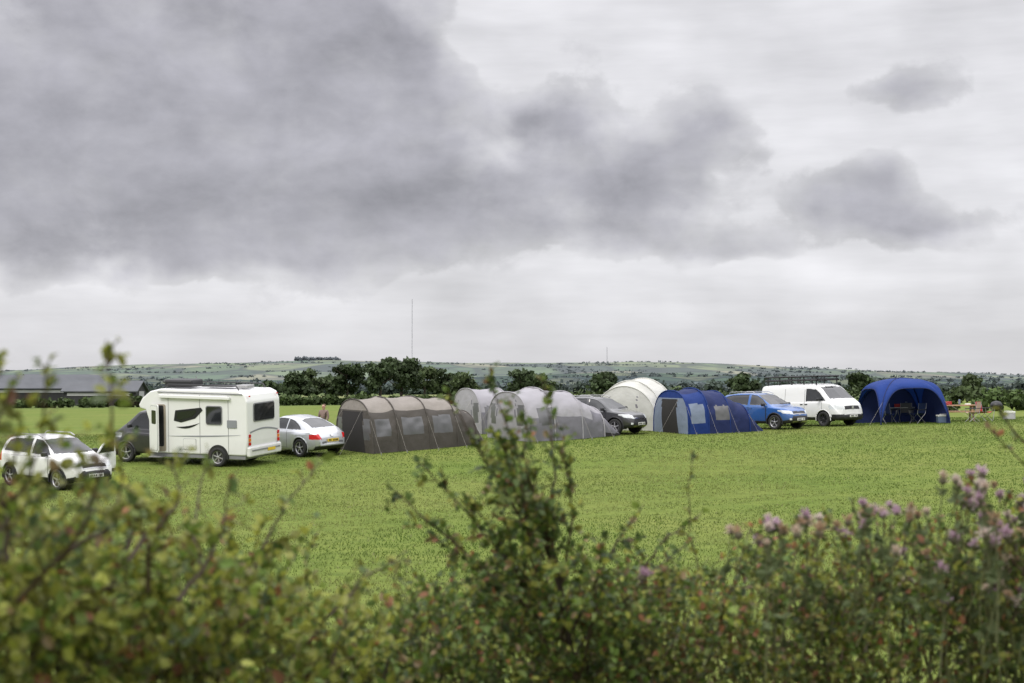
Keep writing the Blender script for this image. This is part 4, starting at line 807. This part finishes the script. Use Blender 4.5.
for A,B_,sub in [((20,600,2.7),(106,340,2.6),18),((-10,520,2.6),(46,364,2.55),13),((60,560,2.8),(120,450,2.8),5),((-30,520,2.6),(4,372,2.5),13),((130,560,3.0),(172,462,3.1),6),((180,600,3.1),(232,480,3.2),7),
                 ((250,640,3.5),(322,462,3.7),9),((300,650,3.7),(392,560,3.9),9),((10,560,2.7),(20,440,2.7),9),((210,600,3.3),(210,450,3.5),6),((330,700,3.8),(345,600,3.9),8),((-20,560,2.6),(4,420,2.6),11),((110,590,3.1),(140,500,3.1),7),((150,590,3.1),(120,500,3.1),7),((0,560,2.7),(46,498,2.8),7),((-30,500,2.5),(6,400,2.5),10)]:
    b.branch(P(*A),P(*B_),'left',.032,subs=sub,sublen=.14,dens=.75)
b.build('hawthorn_hedge',hleaf)
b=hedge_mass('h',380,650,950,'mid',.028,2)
def Bm(A,B_,sub,sl=.15,de=1.0,bend=.08,r=.006): b.branch(P(*A),P(*B_),'mid',.029,subs=sub,sublen=sl,dens=de,bend=bend,r=r)
V,Q=tube([P(580,800,4.62),P(576,690,4.6),P(566,620,4.6),P(556,560,4.6)],[.016,.013,.010,.007],7); b.a.add(V,Q,0,(.06,.042,.03))
Bm((562,600,4.6),(487,378,4.5),30,.17,1.2,.05); Bm((556,570,4.6),(541,378,4.6),18,.13,.9,.05); Bm((560,610,4.6),(420,462,4.5),20,.16,1.0); Bm((566,640,4.6),(396,490,4.4),20,.16,1.0)
Bm((556,560,4.6),(500,440,4.7),22,.19,1.3); Bm((560,590,4.6),(560,450,4.5),16,.17,1.1); Bm((566,640,4.6),(640,510,4.6),15,.16,.9); Bm((570,660,4.6),(685,545,4.6),14,.15,.9); Bm((560,620,4.6),(470,500,4.5),24,.19,1.3)
Bm((560,620,4.6),(520,480,4.4),24,.19,1.3); Bm((570,680,4.6),(440,540,4.5),20,.18,1.2); Bm((575,690,4.6),(600,550,4.5),18,.17,1.1); Bm((540,560,4.6),(505,450,4.5),18,.19,1.3); Bm((545,560,4.6),(445,385,4.5),14,.09,.65); Bm((550,560,4.6),(470,440,4.5),18,.16,1.1); Bm((550,540,4.6),(530,425,4.5),14,.15,1.0)
Bm((700,580,4.7),(692,450,4.7),6,.05,.4,.04,.0025); Bm((640,580,4.7),(700,515,4.7),7,.12,.7)
b.build('hawthorn_bush',hleaf)
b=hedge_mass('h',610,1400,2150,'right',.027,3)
for A,B_,sub,sl in [((720,620,4.7),(752,525,4.7),10,.12),((800,620,4.7),(830,520,4.7),10,.12),((860,620,4.6),(905,510,4.6),10,.12),((1060,620,4.5),(968,472,4.5),9,.10),((1100,560,4.4),(985,425,4.4),12,.05),((1080,480,4.4),(1000,408,4.4),8,.05),((930,620,4.7),(960,500,4.7),12,.13),((1010,620,4.6),(1040,470,4.6),12,.14),((980,600,4.6),(1000,495,4.6),10,.13),((880,600,4.6),(850,500,4.6),8,.10)]:
    b.branch(P(*A),P(*B_),'right',.028,subs=sub,sublen=sl,dens=.8)
b.build('bramble_hedge',hleaf)
def thistles():
    a=Acc(); st=(.12,.13,.06)
    cl=[(772,526,12,12,7),(802,520,16,8,8),(872,514,14,8,8),(905,516,12,8,6),(972,500,22,16,16),(1004,535,22,28,18),(948,476,6,8,2),(1045,510,22,30,12),(845,528,14,8,4),(740,538,14,8,3),(920,560,40,30,9),(990,590,30,25,8),(680,575,30,12,2)]
    heads=[(cx+R.normal()*sx*.7,cy+R.normal()*sy*.7) for cx,cy,sx,sy,n_ in cl for _ in range(n_)]
    for px,py in heads:
        d=4.3+R.random()*.5; p=P(px,py,d); b0=np.array([p[0]+R.normal()*.06,p[1]+R.normal()*.05,p[2]-.30-.15*R.random()]); V,Q=tube([b0,(b0+p)/2+R.normal(size=3)*.015,p],[.0028,.0022,.0018],5); a.add(V,Q,0,st)
        s=.007+.008*R.random(); an=np.linspace(0,2*np.pi,9)[:-1]; til=R.normal(size=3)*.35+np.array([0,0,1]); til/=np.linalg.norm(til)
        prof=[(.2,-1.2),(.9,-.7),(1.0,-.1),(.7,.5)]; V=np.concatenate([np.stack([p[0]+s*r*np.cos(an),p[1]+s*r*np.sin(an),np.full(8,p[2]+s*z)],-1) for r,z in prof]); i=np.arange(3)[:,None]*8; j=np.arange(8)[None]
        a.add(V,np.stack([i+j,i+(j+1)%8,i+8+(j+1)%8,i+8+j],-1).reshape(-1,4),0,(.12,.11,.07))
        n=60; wide=.4+.8*R.random(); dd=R.normal(size=(n,3))*wide+til; dd/=np.linalg.norm(dd,axis=1)[:,None]; L=s*(1.1+1.4*R.random(n))[:,None]; o=p+til*s*.3; sd=np.cross(dd,R.normal(size=(n,3))); sd/=np.linalg.norm(sd,axis=1)[:,None]
        V=np.stack([o+dd*.2*s-sd*.001,o+dd*.2*s+sd*.001,o+dd*L+sd*.0016,o+dd*L-sd*.0016],1).reshape(-1,3)
        base=np.array([(.52,.38,.46),(.62,.52,.48),(.46,.31,.40),(.38,.26,.17),(.54,.43,.35)][R.integers(5)]); a.add(V,np.arange(n*4).reshape(-1,4),0,base)
        for k in range(2):
            t=R.random(); pp=b0*(1-t)+p*t; n2=3; ax=R.normal(size=(n2,3))+np.array([0,0,.4]); leaves_to(a,np.repeat(pp[None],n2,0),ax,R.normal(size=(n2,3)),np.full(n2,.035),np.tile(np.array([[.09,.115,.05]]),(n2,1)))
    a.build('creeping_thistle',[Mattr('thistle',.7,.3,.2)],None,False,True)
thistles()
print('objects',len(bpy.data.objects))
